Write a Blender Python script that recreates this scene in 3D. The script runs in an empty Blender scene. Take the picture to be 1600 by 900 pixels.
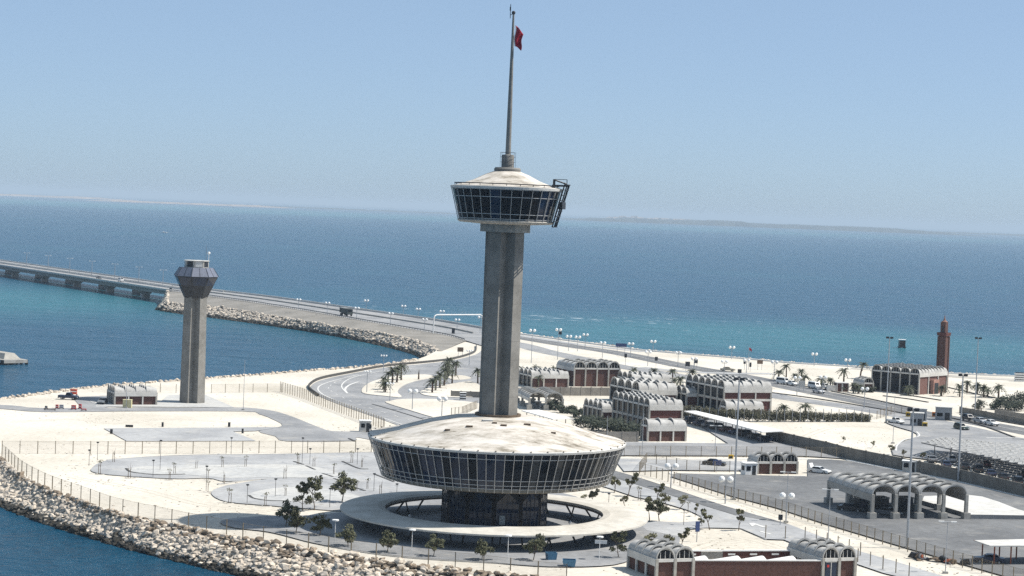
import bpy, bmesh, math, random
import numpy as np
from mathutils import Vector, Matrix, noise
from mathutils.geometry import tessellate_polygon
R = math.radians
rnd = random.Random(7)
S = bpy.context.scene
C = S.collection

# ---------------------------------------------------------------- camera, world, sun, exposure
F_PX, HOR, ROLL, EYE = 3300.0, 328.0, R(2.25), 50.0      # focal length and horizon in a 1600 x 900 frame
PITCH = math.atan((450 - HOR) * math.cos(ROLL) / F_PX)
fwd = Vector((0, math.cos(PITCH), -math.sin(PITCH)))
rt0, up0 = Vector((1, 0, 0)), Vector((0, math.sin(PITCH), math.cos(PITCH)))
cx = rt0 * math.cos(ROLL) + up0 * math.sin(ROLL)
cy = -rt0 * math.sin(ROLL) + up0 * math.cos(ROLL)
CAM = Vector((0, 0, EYE))
cam = bpy.data.cameras.new('camera'); cam.sensor_width = 36; cam.lens = F_PX / 1600 * 36
cam.clip_start = 1; cam.clip_end = 150000
co = bpy.data.objects.new('camera', cam); C.objects.link(co); S.camera = co
m = Matrix((cx, cy, -fwd)).transposed().to_4x4(); m.translation = CAM; co.matrix_world = m

SUN_EL, SUN_AZ = R(53), R(4)      # azimuth of the sun measured from +X towards +Y
sdir = Vector((math.cos(SUN_EL) * math.cos(SUN_AZ), math.cos(SUN_EL) * math.sin(SUN_AZ), math.sin(SUN_EL)))
W_ = bpy.data.worlds.new('World'); S.world = W_; W_.use_nodes = True
wn = W_.node_tree.nodes; wl = W_.node_tree.links
sky = wn.new('ShaderNodeTexSky'); sky.sky_type = 'NISHITA'; sky.sun_disc = False
sky.sun_elevation = SUN_EL; sky.sun_rotation = math.pi / 2 - SUN_AZ
sky.altitude = 0; sky.air_density = 0.52; sky.dust_density = 0.65; sky.ozone_density = 5.0
veil = wn.new('ShaderNodeMix'); veil.data_type = 'RGBA'; veil.inputs[0].default_value = 0.5      # even dust veil over the whole sky
veil.inputs[7].default_value = (3.05, 4.15, 5.2, 1); wl.new(sky.outputs[0], veil.inputs[6]); wl.new(veil.outputs[2], wn['Background'].inputs[0]); wn['Background'].inputs[1].default_value = 0.113
sl = bpy.data.lights.new('sun', 'SUN'); sl.energy = 5.0; sl.angle = R(0.53); sl.color = (1, 0.955, 0.88)
so = bpy.data.objects.new('sun', sl); C.objects.link(so)
so.rotation_euler = sdir.to_track_quat('Z', 'Y').to_euler(); so.location = (0, 0, 300)
S.view_settings.view_transform = 'Standard'; S.view_settings.look = 'None'
S.view_settings.exposure = 0.30; S.view_settings.gamma = 1; S.view_settings.use_curve_mapping = False
S.cycles.max_bounces = 5; S.cycles.diffuse_bounces = 1; S.cycles.glossy_bounces = 3
S.cycles.transparent_max_bounces = 12; S.cycles.volume_bounces = 0; S.cycles.caustics_reflective = False
S.cycles.use_denoising = False

# ---------------------------------------------------------------- survey: where a sight line through the frame meets height z
def W(u, v, z=0.0):
    d = fwd * F_PX + cx * (u - 800) - cy * (v - 450)
    t = (z - EYE) / d.z
    p = CAM + d * t
    return Vector((p.x, p.y, z))
def WL(pts, z=0.0):
    return [W(p[0], p[1], p[2] if len(p) > 2 else z) for p in pts]

# ---------------------------------------------------------------- materials
MATS = {}
def M(name, col, rough=0.85, var=0.12, scale=1.0, bump=0.0, metal=0.0, spec=0.3, detail=4.0, col2=None, dist=0.05):
    if name in MATS: return MATS[name]
    m = bpy.data.materials.new(name); m.use_nodes = True
    n, l = m.node_tree.nodes, m.node_tree.links
    b = n['Principled BSDF']; b.inputs['Roughness'].default_value = rough; b.inputs['Metallic'].default_value = metal
    b.inputs['Specular IOR Level'].default_value = spec
    g = n.new('ShaderNodeNewGeometry'); t = n.new('ShaderNodeTexNoise')
    t.inputs['Scale'].default_value = scale; t.inputs['Detail'].default_value = detail; t.inputs['Roughness'].default_value = 0.65
    l.new(g.outputs['Position'], t.inputs['Vector'])
    r = n.new('ShaderNodeValToRGB'); l.new(t.outputs['Fac'], r.inputs[0])
    a = [c * (1 - var) for c in col]; z = [min(1, c * (1 + var)) for c in col] if col2 is None else col2
    r.color_ramp.elements[0].position = 0.32; r.color_ramp.elements[0].color = (*a, 1)
    r.color_ramp.elements[1].position = 0.68; r.color_ramp.elements[1].color = (*z, 1)
    l.new(r.outputs[0], b.inputs['Base Color'])
    if bump:
        bp = n.new('ShaderNodeBump'); bp.inputs['Strength'].default_value = bump; bp.inputs['Distance'].default_value = dist
        l.new(t.outputs['Fac'], bp.inputs['Height']); l.new(bp.outputs[0], b.inputs['Normal'])
    MATS[name] = m
    return m

def two_noise(name, col, col2, sc1, sc2, rough=0.9, lo=0.4, hi=0.62, mid=None, bump=0.0, dust=0.0):
    """base colour with broad patches times fine speckle"""
    m = M(name, col, rough, 0.14, sc2, bump)
    n, l = m.node_tree.nodes, m.node_tree.links
    b = n['Principled BSDF']; r0 = b.inputs['Base Color'].links[0].from_node
    g = n.new('ShaderNodeNewGeometry'); t = n.new('ShaderNodeTexNoise'); t.inputs['Scale'].default_value = sc1
    t.inputs['Detail'].default_value = 5; l.new(g.outputs['Position'], t.inputs['Vector'])
    r = n.new('ShaderNodeValToRGB'); l.new(t.outputs['Fac'], r.inputs[0])
    r.color_ramp.elements[0].position = lo; r.color_ramp.elements[0].color = (1, 1, 1, 1)
    r.color_ramp.elements[1].position = hi; r.color_ramp.elements[1].color = (*[a / c for a, c in zip(col2, col)], 1)
    mx = n.new('ShaderNodeMix'); mx.data_type = 'RGBA'; mx.blend_type = 'MULTIPLY'; mx.inputs[0].default_value = 1
    l.new(r0.outputs[0], mx.inputs[6]); l.new(r.outputs[0], mx.inputs[7]); l.new(mx.outputs[2], b.inputs['Base Color'])
    if dust:
        t2 = n.new('ShaderNodeTexNoise'); t2.inputs['Scale'].default_value = 0.16; t2.inputs['Detail'].default_value = 8; t2.inputs['Roughness'].default_value = 0.7
        t2.inputs['Distortion'].default_value = 0.6; l.new(g.outputs['Position'], t2.inputs['Vector'])
        r3 = n.new('ShaderNodeMapRange'); r3.inputs[1].default_value = 0.54; r3.inputs[2].default_value = 0.72; r3.inputs[4].default_value = dust; l.new(t2.outputs['Fac'], r3.inputs[0])
        m3 = n.new('ShaderNodeMix'); m3.data_type = 'RGBA'; m3.inputs[7].default_value = (0.55, 0.51, 0.44, 1); l.new(r3.outputs[0], m3.inputs[0]); l.new(mx.outputs[2], m3.inputs[6]); l.new(m3.outputs[2], b.inputs['Base Color'])
        t4 = n.new('ShaderNodeTexNoise'); t4.inputs['Scale'].default_value = 0.45; t4.inputs['Detail'].default_value = 3; l.new(g.outputs['Position'], t4.inputs['Vector'])
        r5 = n.new('ShaderNodeMapRange'); r5.inputs[1].default_value = 0.64; r5.inputs[2].default_value = 0.72; r5.inputs[4].default_value = 0.35; l.new(t4.outputs['Fac'], r5.inputs[0])
        m5 = n.new('ShaderNodeMix'); m5.data_type = 'RGBA'; m5.inputs[7].default_value = (0.05, 0.05, 0.05, 1); l.new(r5.outputs[0], m5.inputs[0]); l.new(m3.outputs[2], m5.inputs[6]); l.new(m5.outputs[2], b.inputs['Base Color'])
    return m

sand = two_noise('sand', (0.66, 0.61, 0.525), (0.53, 0.485, 0.405), 0.035, 0.9, lo=.36, hi=.66)
sand_grey = two_noise('sand_grey', (0.47, 0.44, 0.39), (0.38, 0.355, 0.31), 0.06, 1.2)
embank = two_noise('embankment_gravel', (0.27, 0.25, 0.22), (0.21, 0.195, 0.17), 0.08, 1.0)
asph_pale = two_noise('bleached_asphalt', (0.40, 0.40, 0.395), (0.31, 0.312, 0.315), 0.10, 0.8, dust=0.6)
asph_mid = two_noise('worn_asphalt', (0.30, 0.30, 0.30), (0.225, 0.228, 0.232), 0.07, 0.9, dust=0.5)
asph_dark = two_noise('apron_asphalt', (0.175, 0.177, 0.178), (0.125, 0.127, 0.13), 0.06, 0.7, dust=0.28)
pave_white = two_noise('pale_paving', (0.50, 0.49, 0.46), (0.42, 0.42, 0.41), 0.12, 0.9)
kerb_m = M('kerb_concrete', (0.42, 0.41, 0.39), 0.9, 0.1, 2)
kerb_dark = M('dark_kerb', (0.07, 0.068, 0.065), 0.9, 0.2, 2)
conc = two_noise('weathered_concrete', (0.40, 0.385, 0.35), (0.32, 0.305, 0.275), 0.35, 1.5)
conc_shaft = two_noise('shaft_concrete', (0.235, 0.225, 0.205), (0.18, 0.172, 0.155), 0.25, 1.2)
conc_white = two_noise('painted_concrete', (0.60, 0.585, 0.55), (0.52, 0.505, 0.47), 0.3, 1.2)
vault_m = two_noise('vault_shell', (0.47, 0.46, 0.435), (0.36, 0.35, 0.33), 0.35, 1.6)
brick_m = M('red_brown_brick', (0.098, 0.050, 0.041), 0.9, 0.25, 3.0)
brick_dk = M('dark_brick', (0.105, 0.042, 0.036), 0.9, 0.25, 2.5)
glass_dk = M('dark_glass', (0.006, 0.009, 0.014), 0.06, 0.3, 0.6, spec=0.12)
glass_gy = M('smoky_glass', (0.022, 0.026, 0.03), 0.07, 0.4, 0.5, spec=0.3)
glass_bl = M('blue_glass', (0.008, 0.018, 0.042), 0.05, 0.5, 0.3, spec=0.34)
alu = M('aluminium', (0.46, 0.45, 0.43), 0.45, 0.1, 2, metal=0.35)
steel_dk = M('dark_steel', (0.035, 0.037, 0.042), 0.5, 0.2, 3, metal=0.3)
pole_m = M('galvanised_pole', (0.36, 0.38, 0.40), 0.5, 0.1, 1.5, metal=0.3)
pole_dk = M('weathered_pole', (0.15, 0.145, 0.14), 0.7, 0.15, 1.5)
post_m = M('fence_post', (0.20, 0.165, 0.115), 0.8, 0.25, 1.5)
white_m = M('white_paint', (0.78, 0.77, 0.74), 0.55, 0.06, 2)
globe_m = M('opal_globe', (0.85, 0.85, 0.83), 0.3, 0.02, 2)
red_m = M('red_paint', (0.42, 0.03, 0.025), 0.6, 0.15, 2)
flag_red = M('flag_cloth', (0.34, 0.012, 0.03), 0.85, 0.2, 1.5)
yellow_m = M('yellow_paint', (0.60, 0.38, 0.03), 0.6, 0.12, 2)
cream_m = M('cream_paint', (0.62, 0.56, 0.33), 0.6, 0.1, 2)
rust_m = M('red_oxide_steel', (0.30, 0.085, 0.04), 0.7, 0.2, 2)
blue_m = M('blue_paint', (0.06, 0.16, 0.26), 0.6, 0.2, 2)
sign_bl = M('blue_sign', (0.035, 0.06, 0.16), 0.5, 0.1, 2)
green_m = M('green_sign', (0.05, 0.16, 0.10), 0.5, 0.1, 2)
mark_m = M('road_paint', (0.62, 0.61, 0.58), 0.8, 0.15, 1.5)
leaf_m = M('olive_leaves', (0.085, 0.088, 0.045), 0.7, 0.45, 2.5)
leaf_lt = M('pale_leaves', (0.12, 0.115, 0.055), 0.7, 0.35, 2.5)
palm_m = M('palm_fronds', (0.065, 0.073, 0.042), 0.65, 0.4, 1.5)
bark_m = M('bark', (0.13, 0.095, 0.065), 0.95, 0.3, 3)
palm_bark = M('palm_bark', (0.10, 0.066, 0.045), 0.95, 0.3, 3)
bush_m = M('bush_leaves', (0.042, 0.052, 0.034), 0.75, 0.5, 1.0)
hedge_m = M('hedge_leaves', (0.085, 0.082, 0.052), 0.8, 0.5, 0.8)
tyre_m = M('tyre', (0.018, 0.018, 0.018), 0.9, 0.2, 4)
rock_m = M('limestone_rock', (0.55, 0.475, 0.385), 0.95, 0.38, 1.1, detail=2)
rock_gy = M('grey_rock', (0.40, 0.355, 0.30), 0.95, 0.4, 0.9, detail=2)
rock_bn = M('brown_rock', (0.24, 0.19, 0.14), 0.95, 0.45, 1.1, detail=2)
rock_wet = M('wet_rock', (0.040, 0.035, 0.026), 0.6, 0.5, 0.9, detail=2)
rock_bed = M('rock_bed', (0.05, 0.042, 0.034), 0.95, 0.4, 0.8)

# stained white roofs of the main tower
def roof_mat():
    m = bpy.data.materials.new('stained_roof'); m.use_nodes = True; n, l = m.node_tree.nodes, m.node_tree.links
    b = n['Principled BSDF']; b.inputs['Roughness'].default_value = 0.8; b.inputs['Specular IOR Level'].default_value = 0.2
    tc = n.new('ShaderNodeTexCoord'); mp = n.new('ShaderNodeMapping'); mp.inputs['Scale'].default_value = (0.20, 0.42, 0.3)
    l.new(tc.outputs['Object'], mp.inputs[0])
    t = n.new('ShaderNodeTexNoise'); t.inputs['Scale'].default_value = 1.0; t.inputs['Detail'].default_value = 9; t.inputs['Roughness'].default_value = 0.72
    l.new(mp.outputs[0], t.inputs['Vector'])
    r = n.new('ShaderNodeValToRGB'); e = r.color_ramp.elements
    e[0].position = 0.34; e[0].color = (0.17, 0.145, 0.105, 1); e[1].position = 0.58; e[1].color = (0.68, 0.63, 0.565, 1)
    x = e.new(0.44); x.color = (0.44, 0.40, 0.34, 1)
    l.new(t.outputs['Fac'], r.inputs[0])
    l.new(r.outputs[0], b.inputs['Base Color'])
    return m
roof_m = roof_mat()

def mesh_mat(name, col, cover):
    m = bpy.data.materials.new(name); m.use_nodes = True; n, l = m.node_tree.nodes, m.node_tree.links
    b = n['Principled BSDF']; b.inputs['Base Color'].default_value = (*col, 1); b.inputs['Roughness'].default_value = 0.8
    tr = n.new('ShaderNodeBsdfTransparent'); mx = n.new('ShaderNodeMixShader'); mx.inputs[0].default_value = cover
    l.new(tr.outputs[0], mx.inputs[1]); l.new(b.outputs[0], mx.inputs[2]); l.new(mx.outputs[0], n['Material Output'].inputs[0])
    return m
wire_m = mesh_mat('chain_link', (0.25, 0.20, 0.13), 0.17)

def water_mat():
    m = bpy.data.materials.new('sea_water'); m.use_nodes = True; n, l = m.node_tree.nodes, m.node_tree.links
    b = n['Principled BSDF']; b.inputs['Roughness'].default_value = 0.22; b.inputs['IOR'].default_value = 1.33
    b.inputs['Specular IOR Level'].default_value = 0.2
    g = n.new('ShaderNodeNewGeometry')
    def nz(scale, stretch, det, rough=0.6):
        mp = n.new('ShaderNodeMapping'); mp.inputs['Scale'].default_value = stretch; l.new(g.outputs['Position'], mp.inputs[0])
        t = n.new('ShaderNodeTexNoise'); t.inputs['Scale'].default_value = scale; t.inputs['Detail'].default_value = det
        t.inputs['Roughness'].default_value = rough; l.new(mp.outputs[0], t.inputs['Vector']); return t
    def ramp(src, stops):
        r = n.new('ShaderNodeValToRGB'); e = r.color_ramp.elements
        while len(e) < len(stops): e.new(0.5)
        for k, (p, c) in zip(e, stops): k.position = p; k.color = (*c, 1)
        l.new(src, r.inputs[0]); return r
    def math_(op, a, bb):
        k = n.new('ShaderNodeMath'); k.operation = op
        for i, v in enumerate((a, bb)):
            if isinstance(v, (int, float)): k.inputs[i].default_value = v
            else: l.new(v, k.inputs[i])
        k.use_clamp = False
        return k.outputs[0]
    deep, turq = (0.003, 0.060, 0.115), (0.016, 0.130, 0.165)
    # shoals: named places on the sea bed (centre, radius) plus noise
    sep = n.new('ShaderNodeSeparateXYZ'); l.new(g.outputs['Position'], sep.inputs[0])
    nb = nz(0.0028, (1, 1, 1), 5); shoal = None
    def blob(x, y, rx, ry, k):
        dx = math_('DIVIDE', math_('SUBTRACT', sep.outputs[0], x), rx); dy = math_('DIVIDE', math_('SUBTRACT', sep.outputs[1], y), ry)
        r2 = math_('ADD', math_('MULTIPLY', dx, dx), math_('MULTIPLY', dy, dy))
        return math_('MULTIPLY', math_('POWER', 2.718, math_('MULTIPLY', r2, -1.0)), k)
    for (u, v, rx, ry, k) in SHOALS:
        p = W(u, v, -5); q = blob(p.x, p.y, rx, ry, k); shoal = q if shoal is None else math_('ADD', shoal, q)
    f = math_('ADD', shoal, math_('MULTIPLY', math_('SUBTRACT', nb.outputs['Fac'], 0.5), 0.9))
    cr = ramp(f, [(0.0, deep), (0.85, turq)])
    # white flecks in the water colour: stretched noise, thicker at listed places
    w1 = nz(0.26, (0.4, 1.0, 1), 3); w2 = nz(0.006, (1, 1, 1), 2)
    wc = math_('ADD', math_('MULTIPLY', w1.outputs['Fac'], 1.0), math_('MULTIPLY', math_('SUBTRACT', w2.outputs['Fac'], 0.5), 0.25))
    flecks = None
    for (u, v, rx, ry, k) in FLECKS:
        p = W(u, v, -5); q = blob(p.x, p.y, rx, ry, k); flecks = q if flecks is None else math_('ADD', flecks, q)
    wc = math_('ADD', wc, flecks)
    wr = ramp(wc, [(0.735, (0, 0, 0)), (0.77, (1, 1, 1))])
    mx = n.new('ShaderNodeMix'); mx.data_type = 'RGBA'; l.new(wr.outputs[0], mx.inputs[0]); l.new(cr.outputs[0], mx.inputs[6])
    mx.inputs[7].default_value = (0.62, 0.68, 0.70, 1); l.new(mx.outputs[2], b.inputs['Base Color'])
    # waves
    a1 = nz(0.55, (0.5, 1.0, 1), 6, 0.62); a2 = nz(0.05, (0.6, 1.0, 1), 4)
    h = math_('ADD', a1.outputs['Fac'], math_('MULTIPLY', a2.outputs['Fac'], 4.0))
    bp = n.new('ShaderNodeBump'); bp.inputs['Strength'].default_value = 1.0; bp.inputs['Distance'].default_value = 1.7
    l.new(h, bp.inputs['Height']); l.new(bp.outputs[0], b.inputs['Normal'])
    return m
SHOALS = [(40, 470, 110, 160, 0.9), (960, 520, 170, 150, 0.42), (1250, 540, 190, 150, 0.34), (1520, 550, 200, 150, 0.32),
          (250, 322, 3500, 1600, 0.8), (60, 318, 3500, 1600, 0.5), (1150, 362, 4000, 1400, 0.4), (620, 545, 40, 40, 0.25)]
FLECKS = [(870, 503, 80, 50, 0.075), (1010, 505, 120, 35, 0.055), (1280, 510, 120, 30, 0.03)]

# ---------------------------------------------------------------- mesh builder
class MB:
    def __init__(s): s.v = []; s.f = []
    def add(s, vs, fs):
        k = len(s.v); s.v += [tuple(p) for p in vs]; s.f += [tuple(i + k for i in f) for f in fs]; return s
    def box(s, x0, x1, y0, y1, z0, z1):
        return s.add([(x0, y0, z0), (x1, y0, z0), (x1, y1, z0), (x0, y1, z0), (x0, y0, z1), (x1, y0, z1), (x1, y1, z1), (x0, y1, z1)],
                     [(0, 3, 2, 1), (4, 5, 6, 7), (0, 1, 5, 4), (1, 2, 6, 5), (2, 3, 7, 6), (3, 0, 4, 7)])
    def prism(s, pts, z0, z1, top=None):
        n = len(pts); top = top or pts
        return s.add([(p[0], p[1], z0) for p in pts] + [(p[0], p[1], z1) for p in top],
                     [tuple(range(n))[::-1], tuple(range(n, 2 * n))] + [(i, (i + 1) % n, n + (i + 1) % n, n + i) for i in range(n)])
    def tube(s, p0, p1, r0, r1=None, n=8, caps=True):
        p0, p1 = Vector(p0), Vector(p1); r1 = r0 if r1 is None else r1
        d = (p1 - p0).normalized(); a = d.orthogonal().normalized(); b = d.cross(a)
        vs = [p + (a * math.cos(2 * math.pi * i / n) + b * math.sin(2 * math.pi * i / n)) * r for p, r in ((p0, r0), (p1, r1)) for i in range(n)]
        fs = [(i, (i + 1) % n, n + (i + 1) % n, n + i) for i in range(n)]
        if caps: fs += [tuple(range(n))[::-1], tuple(range(n, 2 * n))]
        return s.add(vs, fs)
    def path(s, pts, r, n=6):
        for a, b in zip(pts, pts[1:]): s.tube(a, b, r, r, n)
        return s
    def lathe(s, prof, n=48, close=False):
        vs = [(r * math.cos(2 * math.pi * i / n), r * math.sin(2 * math.pi * i / n), z) for r, z in prof for i in range(n)]
        k = len(prof); fs = []
        for j in range(k if close else k - 1):
            q = (j + 1) % k
            fs += [(j * n + i, j * n + (i + 1) % n, q * n + (i + 1) % n, q * n + i) for i in range(n)]
        return s.add(vs, fs)
    def ball(s, c, r, n=10, k=6, sz=1.0):
        vs = [(c[0], c[1], c[2] - r * sz)]; fs = []
        for j in range(1, k):
            a = -math.pi / 2 + math.pi * j / k
            vs += [(c[0] + r * math.cos(a) * math.cos(2 * math.pi * i / n), c[1] + r * math.cos(a) * math.sin(2 * math.pi * i / n), c[2] + r * sz * math.sin(a)) for i in range(n)]
        vs.append((c[0], c[1], c[2] + r * sz)); t = len(vs) - 1
        fs += [(0, 1 + (i + 1) % n, 1 + i) for i in range(n)]
        for j in range(k - 2): fs += [(1 + j * n + i, 1 + j * n + (i + 1) % n, 1 + (j + 1) * n + (i + 1) % n, 1 + (j + 1) * n + i) for i in range(n)]
        b = 1 + (k - 2) * n; fs += [(b + i, b + (i + 1) % n, t) for i in range(n)]
        return s.add(vs, fs)
    def mesh(s, name, mat, smooth=False):
        me = bpy.data.meshes.new(name); me.from_pydata(s.v, [], s.f); me.materials.append(mat)
        bm = bmesh.new(); bm.from_mesh(me); bmesh.ops.recalc_face_normals(bm, faces=bm.faces); bm.to_mesh(me); bm.free()
        if smooth:
            me.shade_smooth()
            me.set_sharp_from_angle(angle=R(35))
        return me
    def build(s, name, mat, parent=None, smooth=False):
        return link(name, s.mesh(name, mat, smooth), parent)

def link(name, me, parent=None, loc=None, rz=0, sc=None):
    o = bpy.data.objects.new(name, me); C.objects.link(o)
    if parent is not None: o.parent = parent
    if loc is not None: o.location = loc
    if rz: o.rotation_euler = (0, 0, rz)
    if sc is not None: o.scale = sc if hasattr(sc, '__len__') else (sc, sc, sc)
    return o
def thing(name, label, cat, loc=(0, 0, 0), rz=0, group=None, sc=None):
    o = link(name, None, None, loc, rz, sc); o.empty_display_size = 0.5; return tag(o, label, cat, group)
def tag(o, label, cat, group=None):
    o['label'] = label; o['category'] = cat
    if group: o['group'] = group
    return o
def struct(o):
    o['kind'] = 'structure'; return o
def ang(p, q): return math.atan2(q[1] - p[1], q[0] - p[0])

def smooth_line(P, k=6, closed=False):
    P = [Vector(p) for p in P]; n = len(P); out = []
    for i in range(n if closed else n - 1):
        g = lambda j: P[j % n] if closed else P[max(0, min(n - 1, j))]
        a, b, c, d = g(i - 1), g(i), g(i + 1), g(i + 2)
        for j in range(k):
            t = j / k
            out.append(0.5 * ((2 * b) + (c - a) * t + (2 * a - 5 * b + 4 * c - d) * t * t + (3 * b - a - 3 * c + d) * t ** 3))
    if not closed: out.append(P[-1])
    return out
def resample(P, n):
    P = [Vector(p) for p in P]; L = [0]
    for a, b in zip(P, P[1:]): L.append(L[-1] + (b - a).length)
    out = []; j = 0
    for i in range(n):
        t = L[-1] * i / (n - 1)
        while j < len(P) - 2 and L[j + 1] < t: j += 1
        out.append(P[j].lerp(P[j + 1], (t - L[j]) / max(1e-6, L[j + 1] - L[j])))
    return out
ZL = [0.0]; PAVED = []
def sheet(name, pts, mat, z=None, k=5, parent=None, world=False):
    """flat paving outline, seen in the survey at ground level"""
    if z is None: ZL[0] += 0.012; z = ZL[0]
    P = pts if world else WL(pts)
    if k > 1: P = smooth_line(P, k, True)
    P = [Vector((p[0], p[1], z)) for p in P]
    if name != 'ground': PAVED.append([(p.x, p.y) for p in P])
    tri = tessellate_polygon([P])
    mb = MB(); mb.add(P, [tuple(t) for t in tri])
    me = mb.mesh(name, mat)
    if me.polygons and sum(p.normal.z for p in me.polygons) < 0: me.flip_normals()
    o = link(name, me, parent)
    if parent is None: struct(o)
    return o
def ribbon(name, A, B, mat, n=80, parent=None, smooth=True):
    A, B = resample(A, n), resample(B, n); mb = MB()
    mb.add(A + B, [(i, i + 1, n + i + 1, n + i) for i in range(n - 1)])
    me = mb.mesh(name, mat, smooth)
    if sum(p.normal.z for p in me.polygons) < 0: me.flip_normals()
    return link(name, me, parent)
def offset_line(P, d):
    out = []
    for i, p in enumerate(P):
        a = P[max(0, i - 1)]; b = P[min(len(P) - 1, i + 1)]; t = Vector((b[0] - a[0], b[1] - a[1], 0)).normalized()
        out.append(Vector((p[0] - t.y * d, p[1] + t.x * d, p[2])))
    return out
def wall_line(name, P, mat, w, h, parent=None, z0=-0.1):
    """a kerb or low wall swept along a line"""
    A = offset_line(P, w / 2); B = offset_line(P, -w / 2); n = len(P); vs = []; fs = []
    for a, b, p in zip(A, B, P):
        vs += [(a.x, a.y, p[2] + z0), (b.x, b.y, p[2] + z0), (b.x, b.y, p[2] + h), (a.x, a.y, p[2] + h)]
    for i in range(n - 1):
        j, k = 4 * i, 4 * i + 4
        fs += [(j, k, k + 3, j + 3), (j + 3, k + 3, k + 2, j + 2), (j + 2, k + 2, k + 1, j + 1)]
    fs += [(0, 3, 2, 1), (4 * n - 4, 4 * n - 3, 4 * n - 2, 4 * n - 1)]
    return MB().add(vs, fs).build(name, mat, parent)
def kerb(parent, pts, mat=None, z=0.0, k=4, h=0.14, w=0.32):
    return wall_line('kerb', smooth_line(WL(pts, z), k), mat or kerb_m, w, h, parent)
def strip(parent, pts, w, z, mat=None, k=6, name='lane_marking'):
    P = smooth_line(WL(pts), k); P = [Vector((p.x, p.y, z)) for p in P]
    return ribbon(name, offset_line(P, w / 2), offset_line(P, -w / 2), mat or mark_m, len(P), parent, False)
def dashes(parent, pts, w, z, on=3.0, off=6.0):
    P = smooth_line(WL(pts), 8); L = sum((b - a).length for a, b in zip(P, P[1:])); n = max(2, int(L / 1.0)); P = resample(P, n)
    mb = MB(); i = 0
    while i + 3 < n:
        a, b = P[i], P[min(n - 1, i + int(on))]; t = (b - a).normalized(); s = Vector((-t.y, t.x, 0)) * w / 2
        mb.add([(q.x, q.y, z) for q in (a - s, b - s, b + s, a + s)], [(0, 1, 2, 3)]); i += int(on + off)
    return mb.build('lane_marking', mark_m, parent)

# ================================================================ THE SETTING
SEA_Z = -3.4
me = MB().add([(-40000, -2500, SEA_Z), (40000, -2500, SEA_Z), (40000, 56000, SEA_Z), (-40000, 56000, SEA_Z)], [(0, 1, 2, 3)]).mesh('sea', water_mat())
struct(link('sea', me))

FENCE_F = [(-70, 668), (-30, 695), (3, 713), (34, 740), (75, 762), (128, 781), (171, 797), (211, 807), (260, 817), (312, 828), (349, 834),
           (388, 843), (429, 849), (471, 855), (513, 863), (558, 870), (607, 876), (657, 882), (709, 888), (762, 893), (817, 900), (900, 909), (1000, 921), (1200, 945)]
SHORE_W = [(-110, 745), (-60, 770), (0, 795), (42, 812), (97, 831), (162, 851), (227, 869), (292, 885), (351, 899), (420, 914), (520, 934), (640, 955), (800, 980), (1000, 1005), (1200, 1030)]
fence_w = smooth_line(WL(FENCE_F), 6)
top_w = offset_line(fence_w, -1.2)                     # crest of the rock slope, just outside the fence
toe_w = smooth_line(WL([(u, v, -3.75) for u, v in SHORE_W]), 6)
COAST_L = [(-260, 640), (-150, 634), (-60, 629), (0, 624), (60, 616), (120, 608), (200, 600), (258, 596), (330, 591), (400, 586), (487, 579), (562, 574), (614, 568), (650, 562)]
COAST_R = [(720, 509), (760, 514), (811, 521), (882, 531), (950, 540), (1006, 547), (1100, 555), (1161, 560), (1240, 567), (1307, 571), (1400, 577), (1480, 583), (1600, 588), (1750, 596), (1950, 606)]
coast_l = smooth_line(WL(COAST_L), 4); coast_r = smooth_line(WL(COAST_R), 4)
outline = list(top_w) + WL([(2100, 1030), (2300, 800), (2150, 640)]) + coast_r[::-1] + WL([(700, 521), (694, 535), (680, 549), (664, 557)]) + coast_l[::-1] + WL([(-300, 646), (-200, 652), (-120, 655)])
ground = sheet('ground', outline, sand, z=0.0, k=1, world=True)
# skirts of the shore, from crest to below the water
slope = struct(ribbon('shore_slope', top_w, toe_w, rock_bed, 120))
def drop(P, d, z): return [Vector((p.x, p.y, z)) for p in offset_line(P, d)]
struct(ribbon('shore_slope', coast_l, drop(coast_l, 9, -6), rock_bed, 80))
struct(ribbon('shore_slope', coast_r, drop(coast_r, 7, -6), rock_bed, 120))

# causeway embankment: road edge, foot of the gravel slope, water line
E1 = [(262, 453.5, 3), (330, 463, 3), (400, 473, 3), (487, 487, 2.6), (573, 502, 2.1), (660, 517, 1.2), (703, 525, .7), (728, 532, .4)]
E2 = [(262, 473, .3), (326, 478, .3), (400, 489, .3), (515, 508, .3), (602, 522, .3), (660, 535, .2), (683, 547, .1), (690, 549, 0)]
E3 = [(250, 487, -3.75), (284, 492.5, -3.75), (326, 497.5, -3.75), (400, 507.5, -3.75), (487, 520.5, -3.75), (544, 531, -3.75), (602, 543.5, -3.75), (640, 553.5, -3.75), (660, 562, -3.75)]
E0 = [(270, 445.5, 3), (330, 453.5, 3), (430, 465.5, 2.9), (560, 484, 2.3), (680, 501, 1.1), (760, 514.5, .5), (811, 522, .2)]
e1, e2, e3, e0 = (smooth_line(WL(x), 6) for x in (E1, E2, E3, E0))
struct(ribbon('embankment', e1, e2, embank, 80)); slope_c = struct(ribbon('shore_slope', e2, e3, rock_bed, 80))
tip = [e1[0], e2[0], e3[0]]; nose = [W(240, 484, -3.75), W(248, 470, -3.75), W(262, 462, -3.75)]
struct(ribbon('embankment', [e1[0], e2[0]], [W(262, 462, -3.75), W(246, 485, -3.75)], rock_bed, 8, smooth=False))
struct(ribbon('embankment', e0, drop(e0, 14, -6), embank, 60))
EM = e1 + WL([(757, 541, .25), (811, 545, .12)])
road_main = struct(ribbon('causeway_road', e0, EM, asph_mid, 70))
rail_post = MB().box(-.08, .08, -.08, .08, -.1, .75).mesh('post', pole_dk)

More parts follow.
